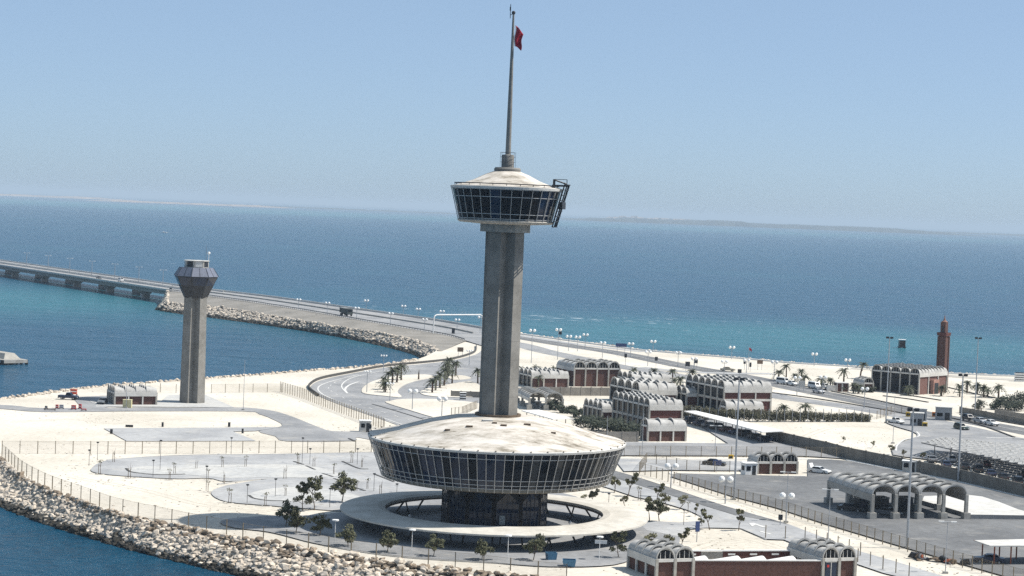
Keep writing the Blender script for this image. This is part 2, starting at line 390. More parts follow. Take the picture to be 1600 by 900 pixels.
# roads and paved yards, each laid a little above the one before
R1 = [(770, 521), (811, 527), (882, 539), (950, 549), (1000, 558), (1068, 572), (1160, 588), (1240, 606), (1280, 614), (1360, 630), (1440, 646), (1520, 659), (1600, 674), (1720, 698)]
R2 = [(770, 531), (811, 538), (856, 550), (931, 565), (965, 572), (1040, 584), (1120, 598), (1200, 617), (1300, 632), (1360, 641), (1440, 655), (1520, 673), (1600, 692), (1720, 722)]
def road(name, pts, w, mat):
    ZL[0] += 0.012; o = strip(None, pts, w, ZL[0], mat, 6, name); return struct(o)
r1 = road('road', R1, 11, asph_dark); r2 = road('road', R2, 10, asph_mid)
strip(r1, [(u, v) for u, v in R1], 0.3, ZL[0] + .03); dashes(r2, R2, 0.25, ZL[0] + .03)
road('coast_road', [(790, 520.5), (882, 535), (950, 543.5), (1006, 550)], 5, asph_pale)
road('road', [(1000, 574), (1060, 580), (1120, 583), (1208, 584)], 6, asph_pale)
road('road', [(1330, 575.5), (1420, 581), (1500, 589), (1600, 594), (1700, 600)], 9, sand_grey)

S_OUT = [(757, 536), (752, 548), (738, 556), (703, 564), (660, 569), (602, 574.5), (544, 585), (503, 594), (487, 602), (487, 610), (500, 620), (540, 636), (600, 657), (680, 686), (760, 712), (850, 722),
         (860, 690), (780, 665), (752, 648), (755, 600), (772, 575), (775, 545)]
s_road = sheet('slip_road', S_OUT, asph_mid)
zS = ZL[0] + .03
kerb(s_road, [(744, 541), (743, 549), (732, 555), (703, 562.5), (660, 567.5), (602, 573), (544, 583.5), (501, 592.5), (484, 602), (484, 609), (498, 619.5)], kerb_dark, h=0.7, w=0.3)
strip(s_road, [(560, 585.5), (515, 597), (497, 606), (505, 617), (540, 632), (599, 653.5), (680, 682)], 0.35, zS)
strip(s_road, [(650, 573), (600, 579.5), (552, 590), (534, 602), (540, 613)], 0.35, zS)
dashes(s_road, [(700, 569), (600, 583), (540, 592), (515, 604), (520, 613), (560, 632), (640, 657), (720, 682)], 0.25, zS)
strip(s_road, [(543, 615), (539, 609), (546, 602), (560, 597)], 0.6, zS + .01)
kerb(s_road, [(582, 632), (620, 643), (669, 658), (720, 674)], kerb_dark, w=0.5)
def island(parent, pts, mat=None, h=0.15):
    P = smooth_line(WL(pts), 4, True); n = len(P); h = ZL[0] + h
    fs = [(i, (i + 1) % n, n + (i + 1) % n, n + i) for i in range(n)]
    k = MB().add([(p.x, p.y, 0) for p in P] + [(p.x, p.y, h) for p in P], fs).build('kerb', kerb_m, parent)
    o = sheet('traffic_island', P, mat or sand, z=h, k=1, world=True); return o
island(s_road, [(565, 611), (570, 616), (599, 619.5), (627, 621.5), (621, 613), (631, 603), (651, 596), (678, 590.5), (664, 586), (620, 588.5), (585, 596), (570, 604)])
island(s_road, [(657, 612.5), (663, 618), (689, 621), (732, 621.5), (752, 618), (752, 605), (735, 597), (715, 599), (695, 602.5), (674, 606)])
island(s_road, [(709, 594.5), (736, 592), (722, 587.5), (700, 588.5)])
island(s_road, [(603, 630), (612, 627), (631, 624.5), (684, 625), (747, 631), (748, 641), (735, 647), (702, 651.5), (684, 654.5), (640, 642)])
# left: service road, yards, plaza lanes
sheet('service_road', [(-200, 622), (-60, 630), (20, 634), (66, 638), (195, 637), (300, 637.5), (379, 637), (422, 641.5), (450, 649), (471, 657), (500, 668.5), (520, 674), (575, 676), (640, 690), (700, 702), (640, 700), (560, 684),
      (551, 689.5), (448, 690), (430, 682), (404, 674), (441, 666), (425, 655), (405, 647.5), (379, 643), (195, 643), (66, 644), (0, 639), (-100, 635), (-200, 630)], asph_mid, k=3)
sheet('yard', [(113, 621), (156, 619), (185, 618), (200, 630), (160, 638), (128, 638)], asph_mid, k=1)
sheet('yard', [(150, 636), (148, 629), (250, 629), (262, 618), (318, 616), (366, 637)], pave_white, k=1)
kerb(ground, [(141, 627.5), (150, 632), (165, 635.5), (250, 636)])
sheet('yard', [(162, 670), (300, 669), (439, 668), (400, 674), (364, 675), (400, 689.5), (300, 690), (198, 690)], asph_pale, k=1)
sheet('plaza_lane', [(142, 734), (167, 720), (232, 715), (307, 712), (420, 711), (520, 709), (620, 708), (740, 715), (760, 760), (640, 798), (560, 798), (470, 790), (420, 783), (401, 781), (389, 776), (400, 770), (440, 764), (420, 750), (354, 753), (326, 748), (279, 749), (214, 746), (157, 741)], asph_pale, k=4)
sheet('plaza_lane', [(330, 772), (345, 762), (380, 755), (420, 750), (500, 750), (560, 765), (600, 790), (560, 800), (480, 796), (420, 791), (354, 785)], asph_pale, k=4)
pl = sheet('plaza_paving', [(199, 735), (220, 730), (277, 728), (420, 727), (480, 728), (530, 742), (500, 747), (420, 747), (350, 748), (289, 742.5), (236, 742.5), (210, 740)], pave_white, k=4)
sheet('plaza_paving', [(389, 775), (405, 768), (460, 762), (540, 770), (570, 786), (500, 786), (420, 783.5), (401, 781)], pave_white, k=4)
for q in ([(197, 733), (203, 738), (222, 741), (250, 743), (289, 742)], [(389, 775), (397, 780), (420, 783.5), (452, 784)], [(459, 722), (474, 727)], [(478, 729), (492, 735)], [(535, 722), (560, 733), (575, 734)],
          [(504, 741), (520, 746)], [(522, 749), (534, 753)], [(585, 742), (615, 754)], [(554, 763), (570, 768)], [(545, 686), (554, 690)]):
    kerb(pl, q, kerb_dark, w=0.45, h=0.2, k=4)
for q in ([(167, 719.5), (232, 714.5), (307, 711.5), (420, 710.5), (600, 707)], [(277, 734.5), (340, 731), (420, 729), (460, 729)], [(340, 757.5), (380, 752), (440, 748), (520, 750)]):
    kerb(pl, q, kerb_m, h=0.16)
# ring road round the tower and the drive to the right
ring_road = sheet('ring_road', [(344, 817), (370, 810.5), (439, 807), (500, 806), (560, 796), (640, 775), (760, 765), (880, 772), (940, 795), (985, 800), (1000, 822), (1030, 822), (1075, 823), (1064, 835), (1056, 858), (1010, 866), (960, 884), (860, 887), (760, 880), (640, 872), (560, 862), (490, 850), (422, 833), (365, 826)], asph_mid, k=4)
kerb(ring_road, [(470, 844), (510, 853), (560, 862.5), (640, 872.5), (760, 880), (860, 886)])
A_K = [(930, 729), (1000, 749), (1067, 771), (1133, 793), (1229, 820.5)]
B_K = [(930, 738), (1000, 760), (1067, 781), (1151, 807)]
drive = sheet('drive', [(900, 720), (930, 728), (1000, 748), (1067, 770), (1133, 792), (1229, 819.5), (1346, 864), (1402, 880), (1470, 901), (1500, 912), (1440, 912), (1380, 897), (1330, 880), (1240, 851), (1225, 845), (1197, 844), (1157, 827), (1100, 826), (1075, 829), (1060, 840), (1010, 830), (1000, 820), (1028, 816), (1060, 818),
      (1095, 815), (1096, 808), (1073, 798), (1033, 786), (993, 778), (948, 763), (900, 750)], asph_pale, k=1)
lane = sheet('drive_lane', A_K + B_K[::-1], asph_dark, k=1)
kerb(drive, A_K, kerb_dark, w=0.5, h=0.2); kerb(drive, B_K, kerb_dark, w=0.5, h=0.2)
kerb(drive, [(1211, 823), (1240, 831), (1268, 843)], kerb_dark, w=0.4); kerb(drive, [(1346, 864.5), (1402, 880.5), (1470, 901)], kerb_dark, w=0.4)
kerb(drive, [(999, 819.5), (1009, 814.5), (1028, 817), (1060, 819), (1094, 815.5), (1098, 810), (1090, 805)]); kerb(drive, [(1067, 829), (1100, 826), (1157, 827), (1197, 844)])
strip(drive, [(1175, 819), (1195, 826)], 0.7, ZL[0] + .02); 
MB().add([W(1183, 818.5, ZL[0] + .03), W(1175, 822.5, ZL[0] + .03), W(1170, 817, ZL[0] + .03)], [(0, 1, 2)]).build('road_arrow', mark_m, drive)
strip(drive, [(1187, 832), (1205, 837)], 0.5, ZL[0] + .02)
# customs apron
apron = sheet('apron', [(1048, 746), (1144, 777), (1213, 795), (1289, 820), (1373, 845), (1430, 862), (1541, 894), (1600, 911), (1750, 960), (2200, 960), (2200, 840), (1750, 806), (1600, 779.5), (1494, 754), (1397, 736), (1325, 721.5), (1300, 719.5), (1262, 719), (1262, 746), (1056, 741)], asph_dark, k=1)
sheet('yard', [(960, 719), (1160, 721.5), (1162, 737), (1050, 736), (975, 738)], asph_pale, k=1)
sheet('yard', [(950, 692), (1138, 694.5), (1078, 656), (1088, 642), (1150, 660), (1214, 692), (1322, 718), (1253, 714), (950, 713)], asph_mid, k=1)
kerb(apron, [(975, 691.5), (1060, 692.5), (1139, 694)], white_m); kerb(apron, [(960, 717), (1100, 718), (1253, 718), (1300, 718.5)], white_m)
kerb(apron, [(1051, 738), (1056, 742), (1160, 744), (1258, 744.5)], white_m); kerb(apron, [(1325, 719.5), (1397, 734), (1494, 752), (1600, 777.5), (1700, 801)], white_m, w=0.9)
kerb(apron, [(1183, 692), (1240, 691.5)], white_m)
yard_r = sheet('yard', [(1385, 662), (1430, 656), (1500, 667), (1600, 692), (1700, 715), (1700, 780), (1600, 752), (1520, 733), (1440, 718), (1395, 712), (1400, 696), (1432, 684), (1425, 675)], asph_mid, k=2)
strip(yard_r, [(1400, 706), (1402, 697), (1415, 688), (1436, 683), (1432, 676)], 0.4, ZL[0] + .03)
strip(yard_r, [(1540, 686), (1570, 685.5), (1620, 687)], 0.7, ZL[0] + .03)
for q in ([(1210, 595), (1280, 608), (1360, 624), (1440, 641)], [(1190, 612), (1280, 624), (1360, 637), (1420, 648)], [(1470, 650), (1530, 664), (1585, 684)], [(1380, 619), (1420, 624), (1450, 629)], [(1400, 615), (1470, 626)], [(1482, 606), (1530, 617), (1570, 625)], [(1500, 648), (1600, 665)]):
    kerb(r1, q, kerb_dark, w=0.5, h=0.25)
kerb(r1, [(811, 522), (882, 532), (950, 541), (1006, 548), (1100, 556), (1161, 561), (1240, 568), (1307, 572), (1480, 584), (1600, 589)], white_m, h=0.5, w=0.6)

# low far coasts on the horizon
def far_land(name, u0, u1, f, dist, h, mat, n=60, thick=900):
    P = []
    for i in range(n):
        u = u0 + (u1 - u0) * i / (n - 1); x = (u - 800) / F_PX * dist
        t = i / (n - 1); e = min(1, min(t, 1 - t) * 6)
        P.append((x, dist + noise.noise((i * .35, dist * .01, 2)) * dist * .02, h * e * (0.55 + 0.45 * noise.noise((i * .5, h, dist)))))
    vs = [(x, y, SEA_Z - .5) for x, y, z in P] + [(x, y + 80, SEA_Z + .3 + max(0, z)) for x, y, z in P] + [(x, y + thick, SEA_Z + .3 + max(0, z)) for x, y, z in P] + [(x, y + thick + 80, SEA_Z - .5) for x, y, z in P]
    fs = [(r * n + i, r * n + i + 1, (r + 1) * n + i + 1, (r + 1) * n + i) for r in range(3) for i in range(n - 1)]
    return struct(MB().add(vs, fs).build(name, mat, None, True))
coast_m = M('far_shore', (0.36, 0.27, 0.20), 0.95, 0.25, 0.004); scrub_m = M('far_scrub', (0.045, 0.055, 0.05), 0.95, 0.3, 0.004)
far_land('far_coast', 120, 440, 0, 15500, 16, coast_m); far_land('far_coast', -300, 190, 0, 19500, 26, coast_m); far_land('far_coast', 300, 800, 0, 17500, 12, scrub_m)
far_land('far_coast', 880, 1540, 0, 14500, 44, scrub_m, thick=2600); far_land('far_coast', 930, 1120, 0, 18500, 52, coast_m); far_land('far_coast', 1380, 2000, 0, 18500, 18, scrub_m)

# ---------------------------------------------------------------- rocks
def hull(seed, n=20):
    r = random.Random(seed); bm = bmesh.new()
    for _ in range(n):
        d = Vector((r.gauss(0, 1), r.gauss(0, 1), r.gauss(0, 1))).normalized() * r.uniform(.86, 1.04)
        d = Vector([max(-.78, min(.78, q)) for q in d]) * 1.15
        bm.verts.new((d.x * 1.0, d.y * .85, d.z * .74))
    bmesh.ops.convex_hull(bm, input=bm.verts); bmesh.ops.delete(bm, geom=[v for v in bm.verts if not v.link_faces], context='VERTS')
    bmesh.ops.triangulate(bm, faces=bm.faces); bm.verts.ensure_lookup_table()
    V = np.array([v.co for v in bm.verts]); Fc = np.array([[v.index for v in f.verts] for f in bm.faces]); bm.free(); return V, Fc
HULLS = [hull(i, 19 + i % 7) for i in range(14)]
class Rocks:
    def __init__(s): s.items = []           # (position, size, yaw, tilt, hull, material)
    def put(s, p, r, mat, sq=1.0):
        s.items.append((Vector(p), r, rnd.uniform(0, 6.28), rnd.uniform(-.5, .5), rnd.randrange(14), mat, sq))
    def finish(s, parent, single):
        items = sorted(s.items, key=lambda i: -i[1] / (i[0] - CAM).length)
        vis = [i for i in items if i[0].z > SEA_Z + .4 and frame(i[0])]
        chosen = set(id(i) for i in vis[:single]); cache = {}
        for it in items:
            if id(it) not in chosen: continue
            p, r, yw, tl, h, mat, sq = it
            if (h, mat.name) not in cache:
                V, Fc = HULLS[h]; me = bpy.data.meshes.new('rock'); me.from_pydata(V.tolist(), [], Fc.tolist()); me.materials.append(mat); cache[h, mat.name] = me
            o = link('rock', cache[h, mat.name], parent, p); o.rotation_euler = (tl, tl * .7, yw); o.scale = (r, r, r * sq)
        rest = {}
        for it in items:
            if id(it) in chosen: continue
            p, r, yw, tl, h, mat, sq = it; V, Fc = HULLS[h]
            c, sn = math.cos(yw), math.sin(yw); ct, st = math.cos(tl), math.sin(tl)
            Rm = np.array([[c, -sn * ct, sn * st], [sn, c * ct, -c * st], [0, st, ct]])
            Q = (V * [r, r, r * sq]) @ Rm.T + np.array(p)
            d = rest.setdefault(mat.name, [[], [], 0, mat]); d[0].append(Q); d[1].append(Fc + d[2]); d[2] += len(V)
        for nm, (vs, fs, k, mat) in rest.items():
            me = bpy.data.meshes.new('rocks'); me.from_pydata(np.concatenate(vs).tolist(), [], np.concatenate(fs).tolist()); me.materials.append(mat)
            o = link('rocks', me, parent); o['kind'] = 'stuff'
def frame(p):
    d = p - CAM; z = d.dot(fwd)
    if z <= 0: return False
    u = 800 + F_PX * d.dot(cx) / z; v = 450 - F_PX * d.dot(cy) / z
    return 0 < u < 1600 and 0 < v < 900
N = 400
ta, to = resample(top_w, N), resample(toe_w, N)
def scatter(rk, A, B, cell, rmin, rmax, wet, brown_top=0.0, mats=(rock_m, rock_gy), lift=0.3):
    n = len(A)
    for i in range(n - 1):
        a, b = A[i], B[i]; step = (A[i + 1] - a).length; L = (b - a).length
        cnt = L * max(step, (B[i + 1] - b).length) / (cell * cell); k = int(cnt) + (rnd.random() < cnt % 1)
        for _ in range(k):
            t = rnd.random() ** .95; s = rnd.random(); p = a.lerp(b, t).lerp(A[i + 1].lerp(B[i + 1], t), s)
            r = rnd.uniform(rmin, rmax) * (1.25 if rnd.random() < .12 else 1)
            p.z += rnd.uniform(-.05, lift) * r
            zz = p.z + rnd.gauss(0, .22)
            mat = rock_wet if zz < wet else (rock_bn if rnd.random() < brown_top * max(0, 1 - t * 2.6) else mats[0 if rnd.random() < .68 else 1])
            rk.put(p, r, mat, rnd.uniform(.55, .95))
rk = Rocks(); scatter(rk, ta, to, 0.70, 0.30, 0.70, -2.7, 0.75, lift=0.85); rk.finish(slope, 300)
rk2 = Rocks(); scatter(rk2, resample(e2, 300), resample(e3, 300), 0.95, 0.5, 0.95, -2.45, 0.0, (rock_gy, rock_m), 0.5)
q = [e1[0], e2[0]]; scatter(rk2, resample([e2[0] + Vector((0, 0, 0)), e1[0]], 20), resample([W(243, 485.5, -3.75), W(258, 470, -3.75)], 20), 1.1, .6, 1.0, -2.45, 0, (rock_m, rock_gy), .5)
rk2.finish(slope_c, 160)
rk3 = Rocks()
for P, n_, d in ((coast_l, 900, 2.6), (coast_r, 900, 1.6)):
    for p in resample(P, n_): rk3.put(p + Vector((rnd.uniform(-1, 1), rnd.uniform(-d, d * .6), rnd.uniform(-.5, .15))), rnd.uniform(.35, .8), rock_m if rnd.random() < .8 else rock_gy)
rk3.finish(ground, 0)
# loose stones and dry tufts lying about on the sand
def inside(x, y, poly):
    c = False; j = len(poly) - 1
    for i in range(len(poly)):
        a, b = poly[i], poly[j]
        if (a[1] > y) != (b[1] > y) and x < (b[0] - a[0]) * (y - a[1]) / (b[1] - a[1]) + a[0]: c = not c
        j = i
    return c
lit = Rocks(); gpoly = [(p.x, p.y) for p in outline]; tuft = M('dry_tuft', (0.16, 0.13, 0.08), .95, .3, 2); cl = [W(rnd.uniform(0, 1600), rnd.uniform(600, 900)) for _ in range(140)]
for _ in range(5200):
    p = W(rnd.uniform(-20, 1620), 560 + 340 * rnd.random()) if rnd.random() < .45 else rnd.choice(cl) + Vector((rnd.gauss(0, 3), rnd.gauss(0, 4), 0))
    if not inside(p.x, p.y, gpoly) or any(inside(p.x, p.y, q) for q in PAVED): continue
    k = rnd.random(); lit.put(p, rnd.uniform(.05, .16) if k < .85 else rnd.uniform(.16, .3), rock_bn if k < .4 else (tuft if k < .7 else rock_gy), .6)
lit.finish(ground, 0)
# tyre tracks pressed into the sand
track = M('tyre_track', (0.50, 0.455, 0.375), .95, .16, .7)
for pts in ([(60, 690), (180, 697), (300, 699), (440, 699), (560, 700)], [(20, 660), (110, 655), (180, 662), (260, 655), (360, 660)], [(110, 745), (220, 765), (320, 790), (420, 800)], [(1240, 690), (1300, 668), (1370, 668), (1400, 672)], [(850, 575), (930, 590), (985, 595)], [(620, 590), (700, 575), (760, 580)], [(1090, 765), (1180, 795), (1260, 822)], [(1480, 612), (1560, 612), (1620, 610)], [(1080, 860), (1150, 840), (1220, 856)]):
    P = smooth_line(WL(pts), 8)
    for d in (-.8, .8):
        q = [Vector((a.x, a.y, .006)) for a in offset_line(P, d)]; ribbon('tyre_track', offset_line(q, .16), offset_line(q, -.16), track, len(q), ground, False)

# ================================================================ MAIN TOWER
TW = W(771, 826); PI2 = 2 * math.pi
tower = thing('observation_tower', 'tall concrete tower with saucer-shaped glazed restaurant, upper glazed pod and flag mast', 'tower', TW)
def cross_plan(a, b, rot, cut=0.0):
    P = [(a, -b), (a, -a), (b, -a), (b, a), (a, a), (a, b), (-a, b), (-a, a), (-b, a), (-b, -a), (-a, -a), (-a, -b)]
    c, s = math.cos(rot), math.sin(rot)
    return [(x * c - y * s, x * s + y * c) for x, y in P]
cp = cross_plan(1.2, 2.83, R(-34.5))
sh = MB().prism(cp, 7.0, 46.8).build('shaft', conc_shaft, tower)
MB().lathe([(3.3, 17.75), (3.6, 17.75), (3.6, 18.15), (3.2, 18.15)], 32, True).build('flashing', bark_m, sh)
for k in range(1, 10):                 # pour joints, thin recess-coloured bands just proud of the shaft
    z = 18 + k * 2.9; q = [(x * 1.004, y * 1.004) for x, y in cp]
    MB().prism(q, z, z + 0.035).build('pour_joint', M('joint_line', (0.20, 0.19, 0.17), 0.95, 0.1, 1), sh)
# --- upper pod
pod = MB().lathe([(3.0, 46.5), (3.9, 46.5), (3.9, 47.7), (7.2, 47.9), (7.55, 48.2), (7.35, 48.35), (7.35, 48.4)], 8 * 6).build('upper_pod', conc, tower)
col8 = [(4.05 * math.cos(PI2 * i / 8 + .39), 4.05 * math.sin(PI2 * i / 8 + .39)) for i in range(8)]
MB().prism(col8, 46.55, 47.75).build('collar', conc, tower)
NP = 32
def facet(name, n, r0, z0, r1, z1, mat, parent, th=0.06, inset=0.0, off=0.0):
    """one pane of an n-sided tapering drum, to be turned round the axis"""
    a = math.pi / n
    def q(r, z, s): return (r * math.cos(a) , s * (r * math.sin(a) - inset), z)
    vs = [q(r0, z0, -1), q(r0, z0, 1), q(r1, z1, 1), q(r1, z1, -1)]; vs += [(x - th, y, z) for x, y, z in vs]
    return MB().add(vs, [(0, 1, 2, 3), (7, 6, 5, 4), (0, 4, 5, 1), (1, 5, 6, 2), (2, 6, 7, 3), (3, 7, 4, 0)]).mesh(name, mat)
def ring_bar(name, n, r, z, w, mat, parent, proud=0.08):
    return MB().lathe([(r - .1, z - w / 2), (r + proud, z - w / 2), (r + proud, z + w / 2), (r - .1, z + w / 2)], n, True).build(name, mat, parent)
glz = MB().lathe([(6.9, 48.4), (7.8, 53.0), (0.2, 53.0)], NP).build('core_wall', steel_dk, pod)
pm = facet('pane', NP, 7.3, 48.4, 8.5, 53.15, glass_dk, None)
pmv = [pm, facet('pane', NP, 7.3, 48.4, 8.5, 53.15, glass_bl, None), facet('pane', NP, 7.3, 48.4, 8.5, 53.15, glass_gy, None)]
for i in range(NP): link('pane', pmv[rnd.choice((0, 0, 0, 1, 2))], pod, None, PI2 * i / NP + rnd.uniform(-.006, .006))
mu = MB().tube((7.42, 0, 48.2), (8.66, 0, 53.2), .055, .055, 4).mesh('mullion', alu)
for i in range(NP): link('mullion', mu, pod, None, PI2 * (i + .5) / NP)
for r, z in ((7.38, 48.55), (7.57, 49.3), (8.23, 51.9), (8.5, 53.05)): ring_bar('transom', NP, r, z, .09, alu, pod)
MB().lathe([(8.4, 53.1), (8.74, 53.12), (8.8, 53.5), (7.9, 53.62), (7.8, 53.3)], 64, True).build('rim', conc_white, pod)
ur = MB().lathe([(8.7, 53.5), (7.5, 53.75), (5.2, 54.55), (3.4, 55.45), (2.1, 55.95), (0.1, 56.0)], 64).build('roof', roof_m, pod, True)
MB().lathe([(8.05, 53.85), (8.2, 53.85), (8.2, 54.0), (8.05, 54.0)], 48, True).build('rail', steel_dk, pod)
for i in range(24):
    a = PI2 * i / 24; MB().tube((8.12 * math.cos(a), 8.12 * math.sin(a), 53.5), (8.12 * math.cos(a), 8.12 * math.sin(a), 53.9), .06, .06, 4).build('rail_bracket', steel_dk, pod)
# --- mast
mast = MB().lathe([(.95, 56.6), (.95, 58.4), (.85, 58.55), (.43, 58.6), (.36, 66), (.25, 74), (.15, 80.5), (.02, 80.55)], 20).build('mast', conc_shaft, tower, True)
MB().lathe([(2.05, 55.9), (2.1, 56.3), (1.9, 56.55), (.9, 56.6)], 32).build('mast_base', conc_shaft, tower)
MB().ball((0, 0, 80.6), .3, 10, 6).build('truck', steel_dk, mast)
MB().tube((-.15, 0, 80.4), (-.5, 0, 80.2), .04).tube((-.5, 0, 79.7), (-.5, 0, 81.9), .05).box(-.62, -.42, -.06, .06, 80.9, 81.5).build('aerial', steel_dk, mast)
cage = MB()
for a in range(10):
    t = PI2 * a / 10; cage.tube((1.18 * math.cos(t), 1.18 * math.sin(t), 56.6), (1.18 * math.cos(t), 1.18 * math.sin(t), 58.9), .03, .03, 4)
for z in (57.4, 58.2, 58.9):
    for a in range(10):
        t, s = PI2 * a / 10, PI2 * (a + 1) / 10; cage.tube((1.18 * math.cos(t), 1.18 * math.sin(t), z), (1.18 * math.cos(s), 1.18 * math.sin(s), z), .025, .025, 4)
cage.build('guard_cage', steel_dk, mast)
fl = MB(); nx, nz = 10, 12
vs = []
for j in range(nz + 1):
    for i in range(nx + 1):
        s, t = i / nx, j / nz; x = .3 + 1.25 * s * (1 - .15 * t) + .1 * math.sin(7 * t + 2 * s); y = .22 * math.sin(9 * s + 3 * t) * s
        z = 78.7 - 3.3 * t - 1.25 * s * (1 - .55 * t) + .1 * math.sin(5 * s)
        vs.append((x, y, z))
fl.add(vs, [(j * (nx + 1) + i, j * (nx + 1) + i + 1, (j + 1) * (nx + 1) + i + 1, (j + 1) * (nx + 1) + i) for j in range(nz) for i in range(nx)])
flag = fl.build('flag', flag_red, None, True); flag.location = TW; tag(flag, 'dark red flag hanging limp from the tall mast', 'flag')
sm = flag.modifiers.new('thick', 'SOLIDIFY'); sm.thickness = .02
wb = MB().add([(x - .02 if i % (nx + 1) == 0 else x, y, z) for i, (x, y, z) in enumerate(vs) if i % (nx + 1) < 2], [(2 * j, 2 * j + 1, 2 * j + 3, 2 * j + 2) for j in range(nz)])
wbo = wb.build('white_band', white_m, flag); s2 = wbo.modifiers.new('thick', 'SOLIDIFY'); s2.thickness = .05; s2.offset = 0
# --- window-cleaning cradle hung on the right of the pod
crd = thing('maintenance_cradle', 'dark steel lattice cleaning cradle hung on the right side of the upper pod', 'cradle', TW)
def pr(a, r, z): return (r * math.cos(a), r * math.sin(a), z)
for a in (-.42, -.3, -.18, -.06, .06):
    b = MB()
    b.tube(pr(a, 7.95, 47.6), pr(a, 9.75, 54.2), .14, .14, 4)
    b.build('rail', steel_dk, crd)
for i in range(9):
    t = i / 8; r = 7.95 + 1.8 * t + .1; z = 47.6 + 6.6 * t
    b = MB(); b.path([pr(a, r, z) for a in (-.44, -.25, -.06, .08)], .09, 4); b.build('rung', steel_dk, crd)
MB().add([pr(a, r, z) for r in (8.6, 9.3) for a in (-.36, -.08) for z in (50.4, 51.5)], [(0, 1, 3, 2), (4, 5, 7, 6), (0, 1, 5, 4), (2, 3, 7, 6), (0, 2, 6, 4), (1, 3, 7, 5)]).build('basket', steel_dk, crd)
b = MB(); b.box(7.0, 9.5, -3.1, -.3, 53.9, 54.15); b.tube((7.3, -2.4, 53.4), (7.3, -2.4, 55.0), .2, .2, 6).tube((7.3, -2.4, 54.9), (9.3, -2.0, 54.3), .12, .12, 6); b.build('trolley', steel_dk, crd)
b = MB()
for x, y in ((7.4, -2.9), (9.3, -2.9), (9.3, -.5), (7.4, -.5)): b.tube((x, y, 54.1), (x, y, 55.0), .04, .04, 4)
for p, q in (((7.4, -2.9), (9.3, -2.9)), ((9.3, -2.9), (9.3, -.5)), ((7.4, -.5), (9.3, -.5))): b.tube((*p, 55.0), (*q, 55.0), .04, .04, 4)
b.build('handrail', steel_dk, crd)
# --- saucer
ND = 90
sau = MB().lathe([(8.4, 7.4), (12, 7.6), (16.9, 7.85), (17.75, 8.1), (17.75, 8.5)], ND).build('saucer', M('saucer_soffit', (0.20, 0.18, 0.145), 0.9, 0.15, .6), tower)
MB().lathe([(17.3, 8.5), (19.3, 13.8), (3, 13.9)], ND).build('inner_wall', steel_dk, sau)
pm1 = facet('pane', ND, 17.7, 8.45, 19.85, 13.95, glass_dk, None); pm2 = facet('pane', ND, 17.7, 8.45, 19.85, 13.95, glass_bl, None)
pm3 = facet('pane', ND, 17.7, 8.45, 19.85, 13.95, glass_gy, None); front = -math.pi / 2
for i in range(ND):
    a = PI2 * i / ND; link('pane', pm2 if abs(((a - front + math.pi) % PI2) - math.pi + .45) < .6 and rnd.random() < .8 else (pm3 if rnd.random() < .25 else pm1), sau, None, a + rnd.uniform(-.003, .003))
mu = MB().tube((17.85, 0, 8.05), (20.08, 0, 14.05), .062, .062, 4).mesh('mullion', alu)
for i in range(ND): link('mullion', mu, sau, None, PI2 * (i + .5) / ND)
for r, z in ((17.72, 8.55), (17.95, 9.1), (18.2, 9.85), (19.55, 13.15)): ring_bar('transom', ND, r, z, .10, alu, sau)
sub = MB()
for a0 in (17.5,):
    t = -math.pi / 2 + a0 * PI2 / ND
    for zz in (11.4,):
        p, q = pr(t, 18.95, zz), pr(t + PI2 / ND, 18.95, zz); sub.tube(p, q, .06, .06, 4)
    sub.tube(pr(t + .5 * PI2 / ND, 18.35, 9.9), pr(t + .5 * PI2 / ND, 18.97, 11.4), .05, .05, 4)
sub.build('vent_frame', alu, sau)
MB().lathe([(19.7, 13.95), (20.15, 13.98), (20.22, 14.3), (19.95, 14.42), (19.4, 14.2)], ND, True).build('rim', conc_white, sau)
for i in range(48):
    a = PI2 * i / 48; MB().box(-.09, .09, -.09, .09, 14.38, 14.55).build('rim_cleat', bark_m, sau).location = (20.05 * math.cos(a), 20.05 * math.sin(a), 0)
rf = MB().lathe([(20.0, 14.38), (15.6, 15.35), (15.4, 15.5), (11, 16.75), (7, 17.55), (3.0, 17.85)], 96).build('roof', roof_m, sau, True)
for (x, y, w) in ((-1.5, -6.2, .8), (-4.2, -9.5, .5), (1.0, -8.8, .45), (4.6, -7.0, .5), (-7.5, -10.2, .4), (-.4, -7.8, .35), (8.6, -9, .35)):
    r = math.hypot(x, y); z = np.interp(r, [3, 7, 11, 15.4, 20], [17.85, 17.55, 16.75, 15.5, 14.4])
    MB().box(x - w, x + w, y - w, y + w, z - .2, z + .14).build('roof_hatch', conc_white if w > .6 else bark_m, rf)
# --- glazed drum under the saucer
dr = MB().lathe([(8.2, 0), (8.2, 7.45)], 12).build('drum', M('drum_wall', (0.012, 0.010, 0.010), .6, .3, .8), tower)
a = math.pi / 12
for i in range(12):
    rot = PI2 * i / 12 + a; x = 8.2 * math.cos(a)
    p = MB()
    p.add([(x + .05, -1.75, .2), (x + .05, 1.75, .2), (x + .05, 1.75, 5.2), (x + .05, 0, 6.8), (x + .05, -1.75, 5.2)], [(0, 1, 2, 3, 4)])
    o = link('glazing', p.mesh('glazing', glass_bl), dr, None, rot)
    f = MB()
    for y in (-1.75, -.87, 0, .87, 1.75): f.box(x + .04, x + .12, y - .04, y + .04, .2, 6.8 - abs(y) * .92)
    for z in (1.1, 2.3, 3.6, 4.9): f.box(x + .03, x + .11, -1.75, 1.75, z - .03, z + .03)
    link('glazing_frame', f.mesh('glazing_frame', M('bronze_frame', (0.12, 0.11, 0.11), .5, .1, 2, metal=.4)), dr, None, rot)
    f = MB(); f.box(x - .3, x + .35, -.28, .28, 0, 7.4); link('pier', f.mesh('pier', M('drum_pier', (.022, .014, .012), .8, .2, 1)), dr, None, rot + a)
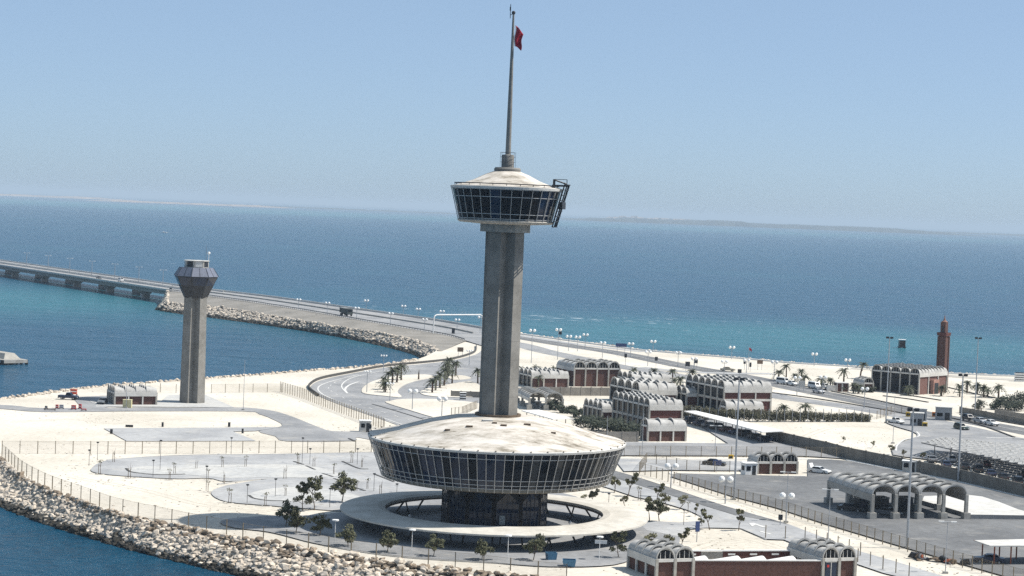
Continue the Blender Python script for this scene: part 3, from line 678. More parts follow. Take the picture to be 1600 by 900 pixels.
x = 8.2
b = MB().box(-.45, .45, -x - .16, -x - .06, 1.9, 3.3).build('notice', M('notice_board', (.35, .36, .34), .7, .3, 3), dr); b.rotation_euler = (0, 0, R(9))
# --- ring canopy
rc = thing('ring_canopy', 'wide pale concrete ring canopy on slanting struts round the tower foot', 'canopy', TW)
MB().lathe([(17.1, 2.55), (17.1, 2.95), (18.2, 3.15), (21.5, 3.05), (24.1, 2.75), (24.1, 2.5), (21.5, 2.45), (18.5, 2.5)], 96, True).build('slab', two_noise('ring_concrete', (0.58, 0.55, 0.49), (0.50, 0.47, 0.41), .3, 1.2), rc, False)
MB().lathe([(17.0, 2.3), (17.35, 2.3), (17.35, 2.54), (17.0, 2.54)], 48, True).build('inner_beam', bark_m, rc)
st = MB().tube((20.6, 0, 0), (18.4, 0, 2.55), .14, .17, 8).mesh('strut', steel_dk); st2 = MB().tube((16.6, 0, 0), (17.5, 0, 2.45), .12, .12, 8).mesh('strut', steel_dk)
for i in range(28):
    link('strut', st, rc, None, PI2 * i / 28); 
    if i % 2: link('strut', st2, rc, None, PI2 * (i + .3) / 28)
MB().box(-.9, .9, -.06, .06, 1.35, 1.9).build('hanging_sign', white_m, rc).location = (16.0, -19.6, 0)

# ================================================================ CONTROL TOWER
CT = W(300, 629)
ctw = thing('control_tower', 'smaller concrete control tower with octagonal dark glazed cabin by the water', 'tower', CT)
c0, c1 = cross_plan(1.3, 2.95, R(-34.5)), cross_plan(1.15, 2.65, R(-34.5))
MB().prism(c0, -.1, 26.3, c1).build('shaft', conc_shaft, ctw)
def octo(r, rot=R(-26 + 22.5)): return [(r * math.cos(PI2 * i / 8 + rot), r * math.sin(PI2 * i / 8 + rot)) for i in range(8)]
cab = MB().prism(octo(2.85), 25.6, 30.7, octo(5.25)).prism(octo(5.25), 30.7, 30.9, octo(5.3)).build('cabin', steel_dk, ctw)
for i in range(8):
    for k in range(2):
        A, B = octo(2.95), octo(5.38); a, b_, c, d = (Vector((*A[i], 26.1)), Vector((*A[(i + 1) % 8], 26.1)), Vector((*B[(i + 1) % 8], 30.75)), Vector((*B[i], 30.75)))
        lo, hi = (.04, .5) if k == 0 else (.53, .98)
        q = [a.lerp(b_, .06).lerp(d.lerp(c, .06), lo), a.lerp(b_, .94).lerp(d.lerp(c, .94), lo), a.lerp(b_, .94).lerp(d.lerp(c, .94), hi), a.lerp(b_, .06).lerp(d.lerp(c, .06), hi)]
        MB().add(q, [(0, 1, 2, 3)]).build('pane', glass_bl if k else glass_dk, cab)
slate = M('slate_roof', (0.13, 0.145, 0.19), .45, .15, .8, spec=.5)
rfo = MB().prism(octo(5.5), 30.9, 33.0, octo(4.15)).build('roof', slate, ctw)
for i in range(8):
    a, b_ = octo(5.52)[i], octo(4.17)[i]; MB().tube((*a, 30.92), (*b_, 33.0), .07, .07, 4).build('ridge', steel_dk, rfo)
    a2, b2 = [tuple((Vector(octo(r)[i]) + Vector(octo(r)[(i + 1) % 8])) / 2) for r in (5.53, 4.18)]; MB().tube((*a2, 30.92), (*b2, 33.0), .04, .04, 4).build('seam', steel_dk, rfo)
MB().prism(octo(3.0), 33.0, 34.6).build('roof_cab', conc, ctw); MB().prism(octo(3.2), 34.6, 34.74).build('roof_cab_cap', conc_white, ctw)
for i in range(8):
    A = octo(3.03); p, q = Vector(A[i]), Vector(A[(i + 1) % 8]); m0, m1 = p.lerp(q, .15), p.lerp(q, .85)
    MB().add([(*m0, 33.2), (*m1, 33.2), (*m1, 34.5), (*m0, 34.5)], [(0, 1, 2, 3)]).build('louvre', steel_dk if i % 2 else conc_white, ctw)
MB().tube((2.4, -1, 34.8), (2.4, -1, 38.6), .05, .03, 6).build('aerial', pole_dk, ctw); MB().tube((2.9, 0, 34.8), (2.9, 0, 36.4), .06, .06, 6).ball((2.9, 0, 36.6), .35, 8, 5).build('beacon', white_m, ctw)

# ================================================================ VAULTED BUILDINGS
VC = {}
def vault_mesh(w, L, rise, flare=.55, th=.16, mat=None):
    key = (round(w, 2), round(L, 2), rise, flare)
    if key in VC: return VC[key]
    n = 10; vs = []
    def arc(hw, h, y, t): return [(-hw * math.cos(math.pi * i / n), y, h * math.sin(math.pi * i / n) + t) for i in range(n + 1)]
    hw = w / 2 - .02
    vs += arc(hw, rise + flare, 0, .02) + arc(hw, rise + flare * .9, .22, .02) + arc(hw * .985, rise + .05, .24, .0) + arc(hw * .985, rise, L, 0)
    vs += arc(hw - th, rise + flare - th * 1.6, 0, 0) + arc(hw - th, rise - th, L, 0)
    N = n + 1; fs = []
    def band(a, b): return [(a * N + i, a * N + i + 1, b * N + i + 1, b * N + i) for i in range(n)]
    for a, b in ((0, 1), (1, 2), (2, 3), (3, 5), (5, 4), (4, 0)): fs += band(a, b)
    VC[key] = MB().add(vs, fs).mesh('vault', vault_m, True); return VC[key]
def lunette_mesh(w, h, mat):
    n = 10; hw = w / 2 - .3
    return MB().add([(-hw * math.cos(math.pi * i / n), y, h * math.sin(math.pi * i / n)) for y in (0, .05) for i in range(n + 1)], [tuple(range(n + 1)), tuple(range(n + 1, 2 * n + 2))]).mesh('lunette', mat)
def vault_building(name, label, cat, P, a, nb, bw, ns, sl_, h, rise=1.2, front='brick', side='brick', open_=False, storeys=1, group=None, fas=.9, fascia=None, colmat=None, base=0.0):
    """arched fronts face local -y; vault axes run back along +y"""
    fascia = fascia or conc_white; colmat = colmat or conc
    t = thing(name, label, cat, P, a, group); Wd, D = nb * bw, ns * sl_
    if not open_:
        MB().box(.22, Wd - .22, .25, D - .25, 0, h - .06).build('wall', brick_m if front != 'dark' else brick_dk, t)
    vm = vault_mesh(bw, sl_, rise)
    for i in range(nb):
        for j in range(ns): link('vault', vm, t, ((i + .5) * bw, j * sl_, h))
    lm = lunette_mesh(bw, rise - .12, glass_dk)
    if not open_:
        for i in range(nb):
            link('lunette', lm, t, ((i + .5) * bw, .3, h)); link('lunette', lm, t, ((i + .5) * bw, D - .3, h))
            for x in (-.25 * bw, 0, .25 * bw):
                link('glazing_bar', MB().box(-.04, .04, .2, .28, 0, rise * math.sqrt(max(0, 1 - (x / (bw / 2)) ** 2)) - .12).mesh('glazing_bar', fascia), t, ((i + .5) * bw + x, 0, h))
    bm_ = MB().box(.18, bw - .18, -.07, .24, -.42, 0).mesh('beam', fascia)
    for i in range(nb if not open_ else 0):
        link('beam', bm_, t, (i * bw, 0, h)); link('beam', bm_, t, (i * bw, D - .17, h))
        if front == 'glass' or front == 'dark':
            for s in range(storeys):
                z0 = s * h / storeys + .35; z1 = (s + 1) * h / storeys - .5
                MB().box(i * bw + .25, (i + 1) * bw - .25, .12, .2, z0, z1).build('window', glass_dk, t)
                if s: MB().box(i * bw + .19, (i + 1) * bw - .19, -.05, .22, s * h / storeys - .3, s * h / storeys + .3).build('spandrel', colmat, t)
    cw = .27 if open_ else .2
    cm = MB().box(-cw, cw, -.13 - (.1 if open_ else 0), .3, 0, h + .02).mesh('column', colmat)
    cb = MB().box(-.62, .62, -.55, .65, 0, 1.25).box(-.75, .75, -.7, .8, 0, .2).mesh('column_base', colmat) if open_ else None
    ys = [0, D - .17] if not open_ else [0, D * .55, D - .3]
    for i in range(nb + 1):
        x = i * bw + (.14 if i == 0 else -.14 if i == nb else 0)
        for y in ys:
            c = link('column', cm, t, (x, y, 0))
            if cb: link('column_base', cb, c)
    for k, x in enumerate((-.10, Wd - .14)):
        MB().box(x, x + .24, .02, D - .02, h - fas, h + .03).build('fascia', fascia, t)
        if not open_ and storeys > 1: MB().box(x + .01, x + .23, .02, D - .02, h / 2 - .3, h / 2 + .25).build('string_course', fascia, t)
        if not open_:
            for y in np.linspace(D / 3, D, 3)[:-1] if D > 9 else []: MB().box(x - .04, x + .2, y - .16, y + .16, 0, h - fas).build('pilaster', fascia, t)
    if open_:
        MB().box(.1, Wd - .1, D * .55, D * .55 + .35, h - fas * .8, h - .1).build('cross_beam', colmat, t)
    return t
def side_on(P, th): return th - math.pi / 2          # arches face left, vaults run to the right
TH = R(23)
av = Vector((math.cos(TH), math.sin(TH), 0)); bv = Vector((-math.sin(TH), math.cos(TH), 0))
def arch_left(name, label, cat, corner, nb, bw, ns, sl_, h, **k):
    """corner = the corner nearest the camera; arches look left, end wall looks at the camera"""
    P = corner + bv * nb * bw
    return vault_building(name, label, cat, P, TH - math.pi / 2, nb, bw, ns, sl_, h, **k)
arch_left('guard_house', 'low brick guard house with vaulted roof beside the control tower', 'building', W(178.5, 633), 4, 2.0, 4, 2.55, 3.0, rise=1.0)
vault_building('brick_hall', 'tall dark brick hall with four vaulted bays behind the grey block wall', 'building', W(896, 604), R(22), 4, 3.65, 4, 3.2, 5.4, rise=1.5, fas=1.0)
arch_left('customs_block', 'low block with rows of white vaults left of the tall brick hall', 'building', W(830, 605), 4, 2.9, 4, 2.9, 3.4, rise=1.1, front='glass')
arch_left('customs_block', 'low block with white vaults right of the tall brick hall, palms behind', 'building', W(987, 611), 3, 3.2, 4, 3.2, 3.5, rise=1.1, front='glass')
arch_left('customs_block', 'open-sided block with four large arches behind the two-storey office', 'building', W(998, 634), 4, 4.4, 4, 2.8, 4.1, rise=1.7, front='glass', fas=1.3)
arch_left('office_block', 'two-storey vaulted office with seven arches above dark bushes', 'building', W(1013, 678), 7, 2.75, 4, 2.15, 6.6, rise=1.15, front='dark', storeys=2, fas=1.2)
arch_left('office_annex', 'single-storey brick annex with three vaults in front of the two-storey office', 'building', W(1011.5, 690), 1, 3.4, 3, 3.2, 3.6, rise=1.0, fas=1.3)
arch_left('office_annex', 'small four-arched wing left of the two-storey office behind bushes', 'building', W(940, 662), 4, 2.6, 2, 2.6, 3.6, rise=1.1, front='dark')
arch_left('terminal_block', 'two-storey vaulted terminal with brick end wall above the overgrown fence', 'building', W(1130, 645), 6, 3.5, 5, 2.8, 6.6, rise=1.3, front='dark', storeys=2, fas=1.4)
arch_left('terminal_annex', 'low vaulted lean-to at the foot of the two-storey terminal', 'building', W(1134, 651), 1, 3.2, 4, 2.7, 2.6, rise=1.1)
arch_left('terminal_annex', 'pair of small arches between the big-arched block and the terminal', 'building', W(1072, 636), 3, 3.0, 2, 2.6, 3.6, rise=1.2, front='dark')
vault_building('gate_shelter', 'open vaulted shelter of ribbed shells close to the right of the tower shaft', 'canopy', W(826, 640), R(10), 2, 4.4, 6, 3.0, 2.9, rise=1.2, open_=True, fas=.8)
vault_building('mosque', 'dark five-bay vaulted mosque with sunlit brick side wall near the shore', 'mosque', W(1435.5, 617) - Vector((math.cos(R(-39)), math.sin(R(-39)), 0)) * 16.0, R(-39), 5, 3.2, 9, 1.95, 6.3, rise=1.2, front='dark', fas=1.1)
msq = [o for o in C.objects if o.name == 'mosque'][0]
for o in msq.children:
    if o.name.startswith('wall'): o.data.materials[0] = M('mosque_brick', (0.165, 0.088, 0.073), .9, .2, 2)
MB().box(16.0, 17.1, 7, 10.5, 0, 4.2).build('porch', M('porch_stone', (.34, .19, .15), .9, .15, 1), msq); MB().box(17.05, 17.15, 7.5, 10, 0, 3.3).build('door', steel_dk, msq)
mn = thing('minaret', 'slim brick minaret in two stages rising behind the mosque', 'minaret', W(1471, 607), R(-39))
MB().box(-1.18, 1.18, -1.18, 1.18, 0, 16.4).build('lower_stage', brick_m, mn)
for s in (-1, 1):
    for t in (-1, 1): MB().box(s * 1.2 - .22, s * 1.2 + .22, t * 1.2 - .22, t * 1.2 + .22, 0, 16.2).build('corner_rib', brick_m, mn)
MB().box(-1.55, 1.55, -1.55, 1.55, 16.4, 16.9).box(-1.6, 1.6, -1.6, -1.48, 16.9, 17.4).box(-1.6, 1.6, 1.48, 1.6, 16.9, 17.4).box(1.48, 1.6, -1.48, 1.48, 16.9, 17.4).box(-1.6, -1.48, -1.48, 1.48, 16.9, 17.4).build('balcony', brick_dk, mn)
MB().box(-.85, .85, -.85, .85, 16.9, 20.6).build('upper_stage', brick_m, mn); MB().box(-.35, .35, -.88, .88, 17.2, 19.3).build('opening', steel_dk, mn)
MB().lathe([(.95, 20.6), (.9, 20.8), (.4, 21.1), (.28, 21.6), (.1, 22.0), (.2, 22.2), (.05, 22.5), (.02, 23.2)], 12).build('finial', M('finial_stone', (.24, .13, .10), .8, .1, 2), mn)
vault_building('mosque_annex', 'small vaulted ablution block left of the mosque', 'building', W(1349, 613), R(14), 1, 3.2, 3, 2.6, 2.9, rise=1.1)
gh = thing('gatehouse', 'little brick gatehouse with white posts among the palms', 'building', W(1308, 612), R(12))
MB().box(0, 3.4, 0, 3, 0, 2.5).build('wall', brick_m, gh); MB().box(-.2, 3.6, -.2, 3.2, 2.5, 2.72).build('roof', conc_white, gh); MB().box(1.3, 1.75, -.12, -.02, 0, 2.4).box(-.2, 0.05, -.12, .1, 0, 2.4).box(3.35, 3.6, -.12, .1, 0, 2.4).build('post', conc_white, gh); MB().box(-3.2, -.3, -.05, .2, 0, 1.9).build('screen_wall', conc_white, gh)
# three-bay kiosk building and the bottom-right pavilions
vault_building('checkpoint_house', 'small three-bay brick house with arched windows on the apron', 'building', W(1182.5, 741), R(18), 3, 2.95, 2, 2.3, 2.5, rise=1.25, fas=1.0)
gate = vault_building('inspection_canopy', 'large open canopy of ribbed vaults on heavy pedestals over the customs lanes', 'canopy', W(1361, 812.5), R(15.5), 4, 4.45, 6, 3.05, 4.3, rise=1.35, open_=True, fas=1.15, fascia=conc)
for x, y in ((2.2, 9), (6.4, 9.5), (11, 9.5)): 
    b = thing('inspection_booth', {2.2: 'dark inspection booth under the left bay of the ribbed canopy', 6.4: 'dark inspection booth under the second bay of the ribbed canopy', 11: 'dark inspection booth under the third bay of the ribbed canopy'}[x], 'booth', gate.matrix_basis @ Vector((x, y, 0)), R(15.5))
    MB().box(-.8, .8, -1.2, 1.2, 0, 2.5).build('body', steel_dk, b); MB().box(-.95, .95, -1.35, 1.35, 2.5, 2.65).build('roof', conc, b); MB().box(-.5, .5, -1.24, -1.21, 1.1, 2.0).build('window', glass_bl, b)
dock = thing('loading_dock', 'raised white loading platform beside the ribbed customs canopy', 'platform')
P = WL([(1517, 812.5), (1620, 814), (1620, 812), (1590, 804), (1560, 792), (1535, 784), (1512, 781), (1444, 783), (1440, 790)])
mbp = MB(); n = len(P); tri = tessellate_polygon([P])
mbp.add([(p.x, p.y, .95) for p in P], [tuple(t) for t in tri]); mbp.build('deck', conc_white, dock)
MB().add([(p.x, p.y, z) for z in (0, .949) for p in P], [(i, (i + 1) % n, n + (i + 1) % n, n + i) for i in range(n)]).build('dock_wall', M('dock_side', (.22, .22, .22), .9, .2, 1), dock)
for u in (1544, 1583):
    p = W(u, 812.4); MB().box(-.95, .95, -.12, .1, .25, .75).build('buffer', tyre_m, dock).location = (p.x, p.y - .05, 0)
PV = R(22)
pa = vault_building('pavilion', 'brick pavilion with two arched bays at the left end of the courtyard', 'building', W(1024, 905), PV, 2, 2.95, 4, 2.3, 2.75, rise=1.2, fas=1.0)
pb = vault_building('pavilion', 'brick pavilion with two arched bays and glazed door at the right end of the courtyard', 'building', W(1284, 903), PV, 2, 2.75, 4, 2.5, 2.75, rise=1.2, fas=1.0)
MB().box(.5, 2.3, -.06, .1, 0.02, 2.3).build('door_glass', glass_bl, pb); MB().box(1.34, 1.46, -.1, -.05, .02, 2.3).box(.5, 2.3, -.1, -.05, 2.2, 2.32).build('door_frame', alu, pb); MB().box(.7, 1.05, -.13, -.11, 1.5, 1.85).build('door_sign', red_m, pb)
p0 = pa.matrix_basis @ Vector((5.95, .3, 0)); p1 = pb.matrix_basis @ Vector((-.12, .3, 0))
cw_ = thing('courtyard_wall', 'long red brick wall with white coping between the two pavilions', 'wall', p0, ang(p0, p1)); L = (p1 - p0).length
MB().box(0, L, -.15, .15, 0, 2.35).build('brickwork', brick_m, cw_); MB().box(0, L, -.22, .22, 2.35, 2.5).build('coping', white_m, cw_)
bk = p0 + Vector((-math.sin(PV), math.cos(PV), 0)) * 8.3; bk2 = p1 + Vector((-math.sin(PV), math.cos(PV), 0)) * 8.9
bw_ = thing('courtyard_wall', 'rear brick courtyard wall with pale slit vents and a gap', 'wall', bk, ang(bk, bk2)); L2 = (bk2 - bk).length
MB().box(0, L2 * .27, -.15, .15, 0, 2.3).box(L2 * .45, L2, -.15, .15, 0, 2.3).build('brickwork', brick_dk, bw_); MB().box(-.1, L2 + .1, -.24, .24, 2.3, 2.45).build('coping', white_m, bw_); MB().box(L2 * .27, L2 * .45, -.1, .1, 0, 2.2).build('screen', conc, bw_)
for t in (.2, .52, .7, .88): MB().box(L2 * t - .55, L2 * t + .55, -.2, -.13, 1.75, 2.0).build('vent', white_m, bw_)
for i, t in enumerate((.1, .36, .56, .8)):
    p = p0.lerp(p1, t) + Vector((-math.sin(PV), math.cos(PV), 0)) * 4.2
    cnp = thing('shade_shell', ['leftmost', 'second', 'third', 'rightmost'][i] + ' white curved shade shell in the brick courtyard', 'shade', p, PV, 'shade shells in the courtyard')
    mb = MB(); n = 8
    vs = [(x, -1.3 + 2.6 * k / n, 1.55 + .45 * math.sin(math.pi * k / n) + x * .12 + d) for d in (0, .1) for x in (-1.9, 1.9) for k in range(n + 1)]
    q = n + 1; fs = [(k, k + 1, q + k + 1, q + k) for k in range(n)] + [(2 * q + k, 2 * q + k + 1, 3 * q + k + 1, 3 * q + k) for k in range(n)] + [(k, k + 1, 2 * q + k + 1, 2 * q + k) for k in range(n)] + [(q + k, q + k + 1, 3 * q + k + 1, 3 * q + k) for k in range(n)]
    mb.add(vs, fs).build('shell', white_m, cnp, True); MB().tube((-1.5, 0, 0), (-1.5, 0, 1.8), .08).tube((1.5, 0, 0), (1.5, 0, 2.1), .08).build('post', pole_m, cnp)

# ================================================================ FLAT CANOPIES, WALLS, BOOTHS
def flat_canopy(name, label, px, z, mat, cols=6, postm=None, th=.22):
    P = [W(u, v, z) for u, v in px]; c = sum(P, Vector()) / 4; c.z = 0; t = thing(name, label, 'canopy', c)
    Q = [p - c for p in P]; MB().prism([(p.x, p.y) for p in Q], z - th, z).build('roof', mat, t)
    for i in range(cols):
        s = (i + .4) / (cols - .2)
        for e in (.12, .88):
            p = Q[0].lerp(Q[3], s).lerp(Q[1].lerp(Q[2], s), e); MB().box(p.x - .09, p.x + .09, p.y - .09, p.y + .09, 0, z - th).build('post', postm or pole_dk, t)
    return t
flat_canopy('car_shelter', 'long white flat car shelter running down from the office block', [(1069, 642), (1087, 641.5), (1225, 673), (1191, 674.5)], 3.0, white_m, 9)
flat_canopy('car_shelter', 'short white flat shelter just right of the tower shaft', [(815, 641), (842, 640), (893, 653), (864, 654.5)], 3.0, white_m, 4)
ot = flat_canopy('car_shelter', 'small flat shelter with red steel posts at the lower right', [(1522, 844), (1547, 852.5), (1670, 852.5), (1650, 841)], 3.1, conc_white, 5, rust_m, .16)
q_ = [W(u, v, 3.0) - ot.location for u, v in ((1522, 844), (1547, 852.5), (1670, 852.5))]
MB().path([p + Vector((0, -.06, -.02)) for p in q_], .09, 4).build('edge_trim', rust_m, ot)
# louvred car-park shade on the right
lp = [W(1440, 690.5, 3.2), W(1470, 683, 3.2), W(1660, 700, 3.2), W(1660, 740, 3.2)]
lc = sum(lp, Vector()) / 4; lc.z = 0; lv = thing('car_park_shade', 'wide car park shade of pale slanted slats over dark parked cars', 'canopy', lc); Q = [p - lc for p in lp]
for i in range(34):
    s = (i + .5) / 34; a = Q[0].lerp(Q[3], s); b = Q[1].lerp(Q[2], s)
    if (b - a).length < 1: continue
    d = (b - a).normalized(); nn = Vector((-d.y, d.x, 0)) * .42; k = 9; mb = MB()
    for j in range(k):       # each slat is a zig-zag of short tilted blades
        p, q = a.lerp(b, j / k), a.lerp(b, (j + .93) / k); o1 = Vector((0, 0, .22 if (i + j) % 2 else -.05)); o2 = Vector((0, 0, -.05 if (i + j) % 2 else .22))
        vs = [p - nn + o1, q - nn + o2, q + nn + o2 * .3, p + nn + o1 * .3]; mb.add(vs + [v - Vector((0, 0, .05)) for v in vs], [(0, 1, 2, 3), (7, 6, 5, 4), (0, 4, 5, 1), (1, 5, 6, 2), (2, 6, 7, 3), (3, 7, 4, 0)])
    mb.build('slat', M('slat_metal', (.36, .355, .34), .7, .25, .8), lv)
for s in np.linspace(.1, .95, 8):
    for e in (.03, .97):
        p = Q[0].lerp(Q[3], s).lerp(Q[1].lerp(Q[2], s), e); MB().tube((p.x, p.y, 0), (p.x, p.y, 3.1), .1, .1, 6).build('post', pole_dk, lv)
MB().tube(Q[0] - Vector((0, 0, .2)), Q[3] - Vector((0, 0, .2)), .12, .12, 6).build('edge_beam', pole_dk, lv); MB().tube(Q[1] - Vector((0, 0, .2)), Q[2] - Vector((0, 0, .2)), .12, .12, 6).build('edge_beam', pole_dk, lv)

block_m = two_noise('block_wall', (0.27, 0.25, 0.22), (0.20, 0.185, 0.165), .4, 1.5)
def panel_wall(label, px, h, step, mat, zt=.22):
    P = WL(px); t = thing('block_wall', label, 'wall', P[0]); base = P[0]
    for a, b in zip(P, P[1:]):
        L = (b - a).length; n = max(1, round(L / step)); an = ang(a, b); sp = L / n
        pm_ = MB().box(.14, sp - .14, -zt / 2, zt / 2, -.1, h).mesh('panel', mat); po = MB().box(-.16, .16, -zt * .8, zt * .8, -.1, h + .12).mesh('pier', mat)
        for i in range(n):
            p = a.lerp(b, i / n) - base; link('panel', pm_, t, p, an); link('pier', po, t, p, an)
        link('pier', po, t, b - base, an)
    return t
dark_block = two_noise('dark_block_wall', (0.20, 0.185, 0.16), (0.15, 0.138, 0.12), .4, 1.5)
panel_wall('long dark block wall running down behind the customs apron', [(1199, 687), (1240, 697), (1290, 708), (1325, 717.5), (1409, 734.5), (1494, 751.5), (1600, 777), (1700, 801)], 2.5, 6, dark_block)
panel_wall('grey block wall in front of the brick hall', [(800, 619), (860, 618), (955, 618.5)], 2.3, 3.2, block_m)
panel_wall('pale block wall behind the saucer roof rim on the right', [(880, 684), (925, 691), (996, 691)], 2.3, 3.6, block_m)
panel_wall('low grey wall beside the striped kiosk near the slip road', [(705, 620), (750, 621.5)], 1.6, 3, block_m)
panel_wall('low dark wall behind the queue of cars right of the booths', [(1500, 645), (1540, 652), (1600, 664), (1660, 676)], 1.6, 5, dark_block)
panel_wall('pale garden wall below the palms at the right edge', [(1555, 650), (1600, 657), (1680, 668)], 1.8, 4, block_m)

def booth(name, label, P, a, w, d, h, wall, roof, door=steel_dk, cat='booth', over=.15, win=True):
    t = thing(name, label, cat, P, a)
    MB().box(-w / 2, w / 2, -d / 2, d / 2, 0, h).build('body', wall, t); MB().box(-w / 2 - over, w / 2 + over, -d / 2 - over, d / 2 + over, h, h + .16).build('roof', roof, t)
    MB().box(w * .08, w * .38, -d / 2 - .04, -d / 2 - .01, .05, 2.0).build('door', door, t)
    if win:
        MB().box(-w * .4, -w * .05, -d / 2 - .04, -d / 2 - .01, 1.0, 1.9).build('window', glass_dk, t); MB().box(-w / 2 - .04, -w / 2 - .01, -d * .3, d * .3, 1.0, 1.9).build('window', glass_dk, t); MB().box(w / 2 + .01, w / 2 + .04, -d * .3, d * .3, 1.0, 1.9).build('window', glass_dk, t)
    return t
grey_cab = M('grey_cabin', (.30, .31, .32), .7, .12, 1)
booth('guard_booth', 'white guard booth standing against the dark block wall', W(1421, 737.5), R(-15), 2.8, 2.0, 2.2, conc_white, white_m)
booth('site_cabin', 'white cabin with dark door left of the three-bay house', W(1170, 742.5), R(20), 2.6, 2.0, 2.35, white_m, white_m)
booth('toll_booth', 'front grey booth of the pair with yellow barrier on the right road', W(1432, 666), R(-12), 3.2, 2.6, 3.3, grey_cab, conc_white)
booth('toll_booth', 'rear grey booth of the pair on the right road', W(1437, 658), R(-12), 3.4, 2.6, 3.2, grey_cab, conc_white)
booth('toll_booth', 'lone grey booth right of the pair below the mosque', W(1474, 656), R(-12), 4.2, 3.0, 3.3, grey_cab, conc_white)
booth('guard_booth', 'pale kiosk at the fence corner left of the saucer', W(570, 674.5), R(10), 2.4, 2.0, 2.4, conc_white, white_m)
kz = thing('striped_kiosk', 'small black and white striped kiosk near the tower shaft', 'kiosk', W(723, 625.5), R(10))
for i in range(6): MB().box(-.75, .75, -.6, .6, i * .33, i * .33 + .325).build('stripe', steel_dk if i % 2 else white_m, kz)
MB().box(-.85, .85, -.7, .7, 1.99, 2.1).build('roof', white_m, kz)
for (u, v, m_, lab) in ((1445, 667.5, yellow_m, 'yellow barrier block right of the front grey booth'), (1419, 651, yellow_m, 'yellow barrier block behind the paired grey booths'), (1460, 651, M('orange_paint', (.6, .19, .03), .6, .1, 2), 'orange barrier box left of the lone grey booth'), (1142, 717.5, yellow_m, 'yellow box at the kerb left of the three-bay house')):
    b = thing('barrier_block', lab, 'barrier', W(u, v), R(-12), sc=.62 if u == 1142 else .8); MB().box(-.8, .8, -.5, .5, 0, 1.5).build('body', m_, b); MB().box(-.55, .55, -.53, -.505, .4, 1.1).build('panel', steel_dk, b)

# ================================================================ BRIDGE
A0, A1 = W(262, 454, 3), W(0, 415, 3); bd = (A1 - A0).normalized(); bn = Vector((-bd.y, bd.x, 0))
if bn.y < 0: bn = -bn
br = thing('causeway_bridge', 'long low concrete twin bridge on hammerhead piers crossing the sea at left', 'bridge', Vector((A0.x, A0.y, 0)), math.atan2(bd.y, bd.x))
sg = 1 if bn.dot(Vector((-bd.y, bd.x, 0))) > 0 else -1
LB = (W(-160, 393, 3) - A0).length
for k, off in ((0, 0.0), (1, 15.0)):
    y0, y1 = sorted((sg * off, sg * (off + 12.5)))
    MB().box(-6, LB, y0, y1, 2.55, 3.0).build('deck', asph_mid, br); MB().box(-6, LB, y0 + 2.4, y1 - 2.4, .55, 2.54).build('girder', conc, br)
    for y in (y0, y1 - .3): MB().box(-6, LB, y, y + .3, 3.0, 3.75).build('parapet', conc_white, br)
    MB().box(-6, LB, (y0 + y1) / 2 - .12, (y0 + y1) / 2 + .12, 3.004, 3.02).build('lane_marking', mark_m, br)
pm_ = MB().prism([(-1.2, -2.0), (1.2, -2.0), (1.2, 2.0), (-1.2, 2.0)], -6, -1.2).prism([(-1.3, -2.1), (1.3, -2.1), (1.3, 2.1), (-1.3, 2.1)], -1.19, .54, [(-1.6, -4.2), (1.6, -4.2), (1.6, 4.2), (-1.6, 4.2)]).mesh('pier', conc)
def along(u):           # distance along the bridge of the near edge seen at frame column u
    lo, hi = -50, LB
    for _ in range(40):
        mid = (lo + hi) / 2; p = A0 + bd * mid - CAM; x = 800 + F_PX * p.dot(cx) / p.dot(fwd)
        lo, hi = (mid, hi) if x > u else (lo, mid)
    return lo
spans = [along(u + 3) for u in (266, 207, 152, 101, 51, 5, -40, -84, -126)]
for x in spans:
    link('pier', pm_, br, (x, sg * 6.25, 0)); link('pier', pm_, br, (x, sg * 21.25, 0))
# twin-arm lamps down the middle of the bridge
def copy_tree(o, loc, rz=0, label=None, sc=None):
    c = o.copy(); C.objects.link(c); c.location = loc; c.rotation_euler = (0, 0, rz)
    if sc: c.scale = (sc, sc, sc)
    if label: c['label'] = label
    for ch in o.children:
        d = ch.copy(); C.objects.link(d); d.parent = c
        for g in ch.children:
            e = g.copy(); C.objects.link(e); e.parent = d
    return c
def arm_lamp(label, P, h=9.5, group='twin-arm road lamps', rz=0, r=.11):
    t = thing('street_lamp', label, 'street lamp', P, rz, group)
    MB().tube((0, 0, 0), (0, 0, h), r * 1.3, r * .7, 8).build('pole', pole_m, t)
    MB().tube((-1.5, 0, h), (1.5, 0, h), .06, .06, 6).build('arm', pole_m, t)
    for s in (-1, 1): MB().box(s * 1.5 - .45, s * 1.5 + .45, -.18, .18, h - .08, h + .12).build('lamp_head', M('lamp_glass', (.7, .7, .68), .4, .05, 2), t)
    return t
orn = ['nearest the land', 'second from the land', 'third from the land', 'fourth from the land', 'fifth from the land', 'sixth from the land', 'seventh from the land', 'eighth from the land']
bl = None
for i, u in enumerate((258, 219, 182, 145, 110, 76, 43, 10)):
    p = A0 + bd * (along(u) + 4) + bn * 13.75; p.z = 3.0; lab = 'twin-arm lamp on the bridge, ' + orn[i]
    bl = arm_lamp(lab, p, 8.6, 'lamps along the bridge', r=.17, rz=math.atan2(bd.y, bd.x) + math.pi / 2) if bl is None else copy_tree(bl, p, bl.rotation_euler.z, lab)

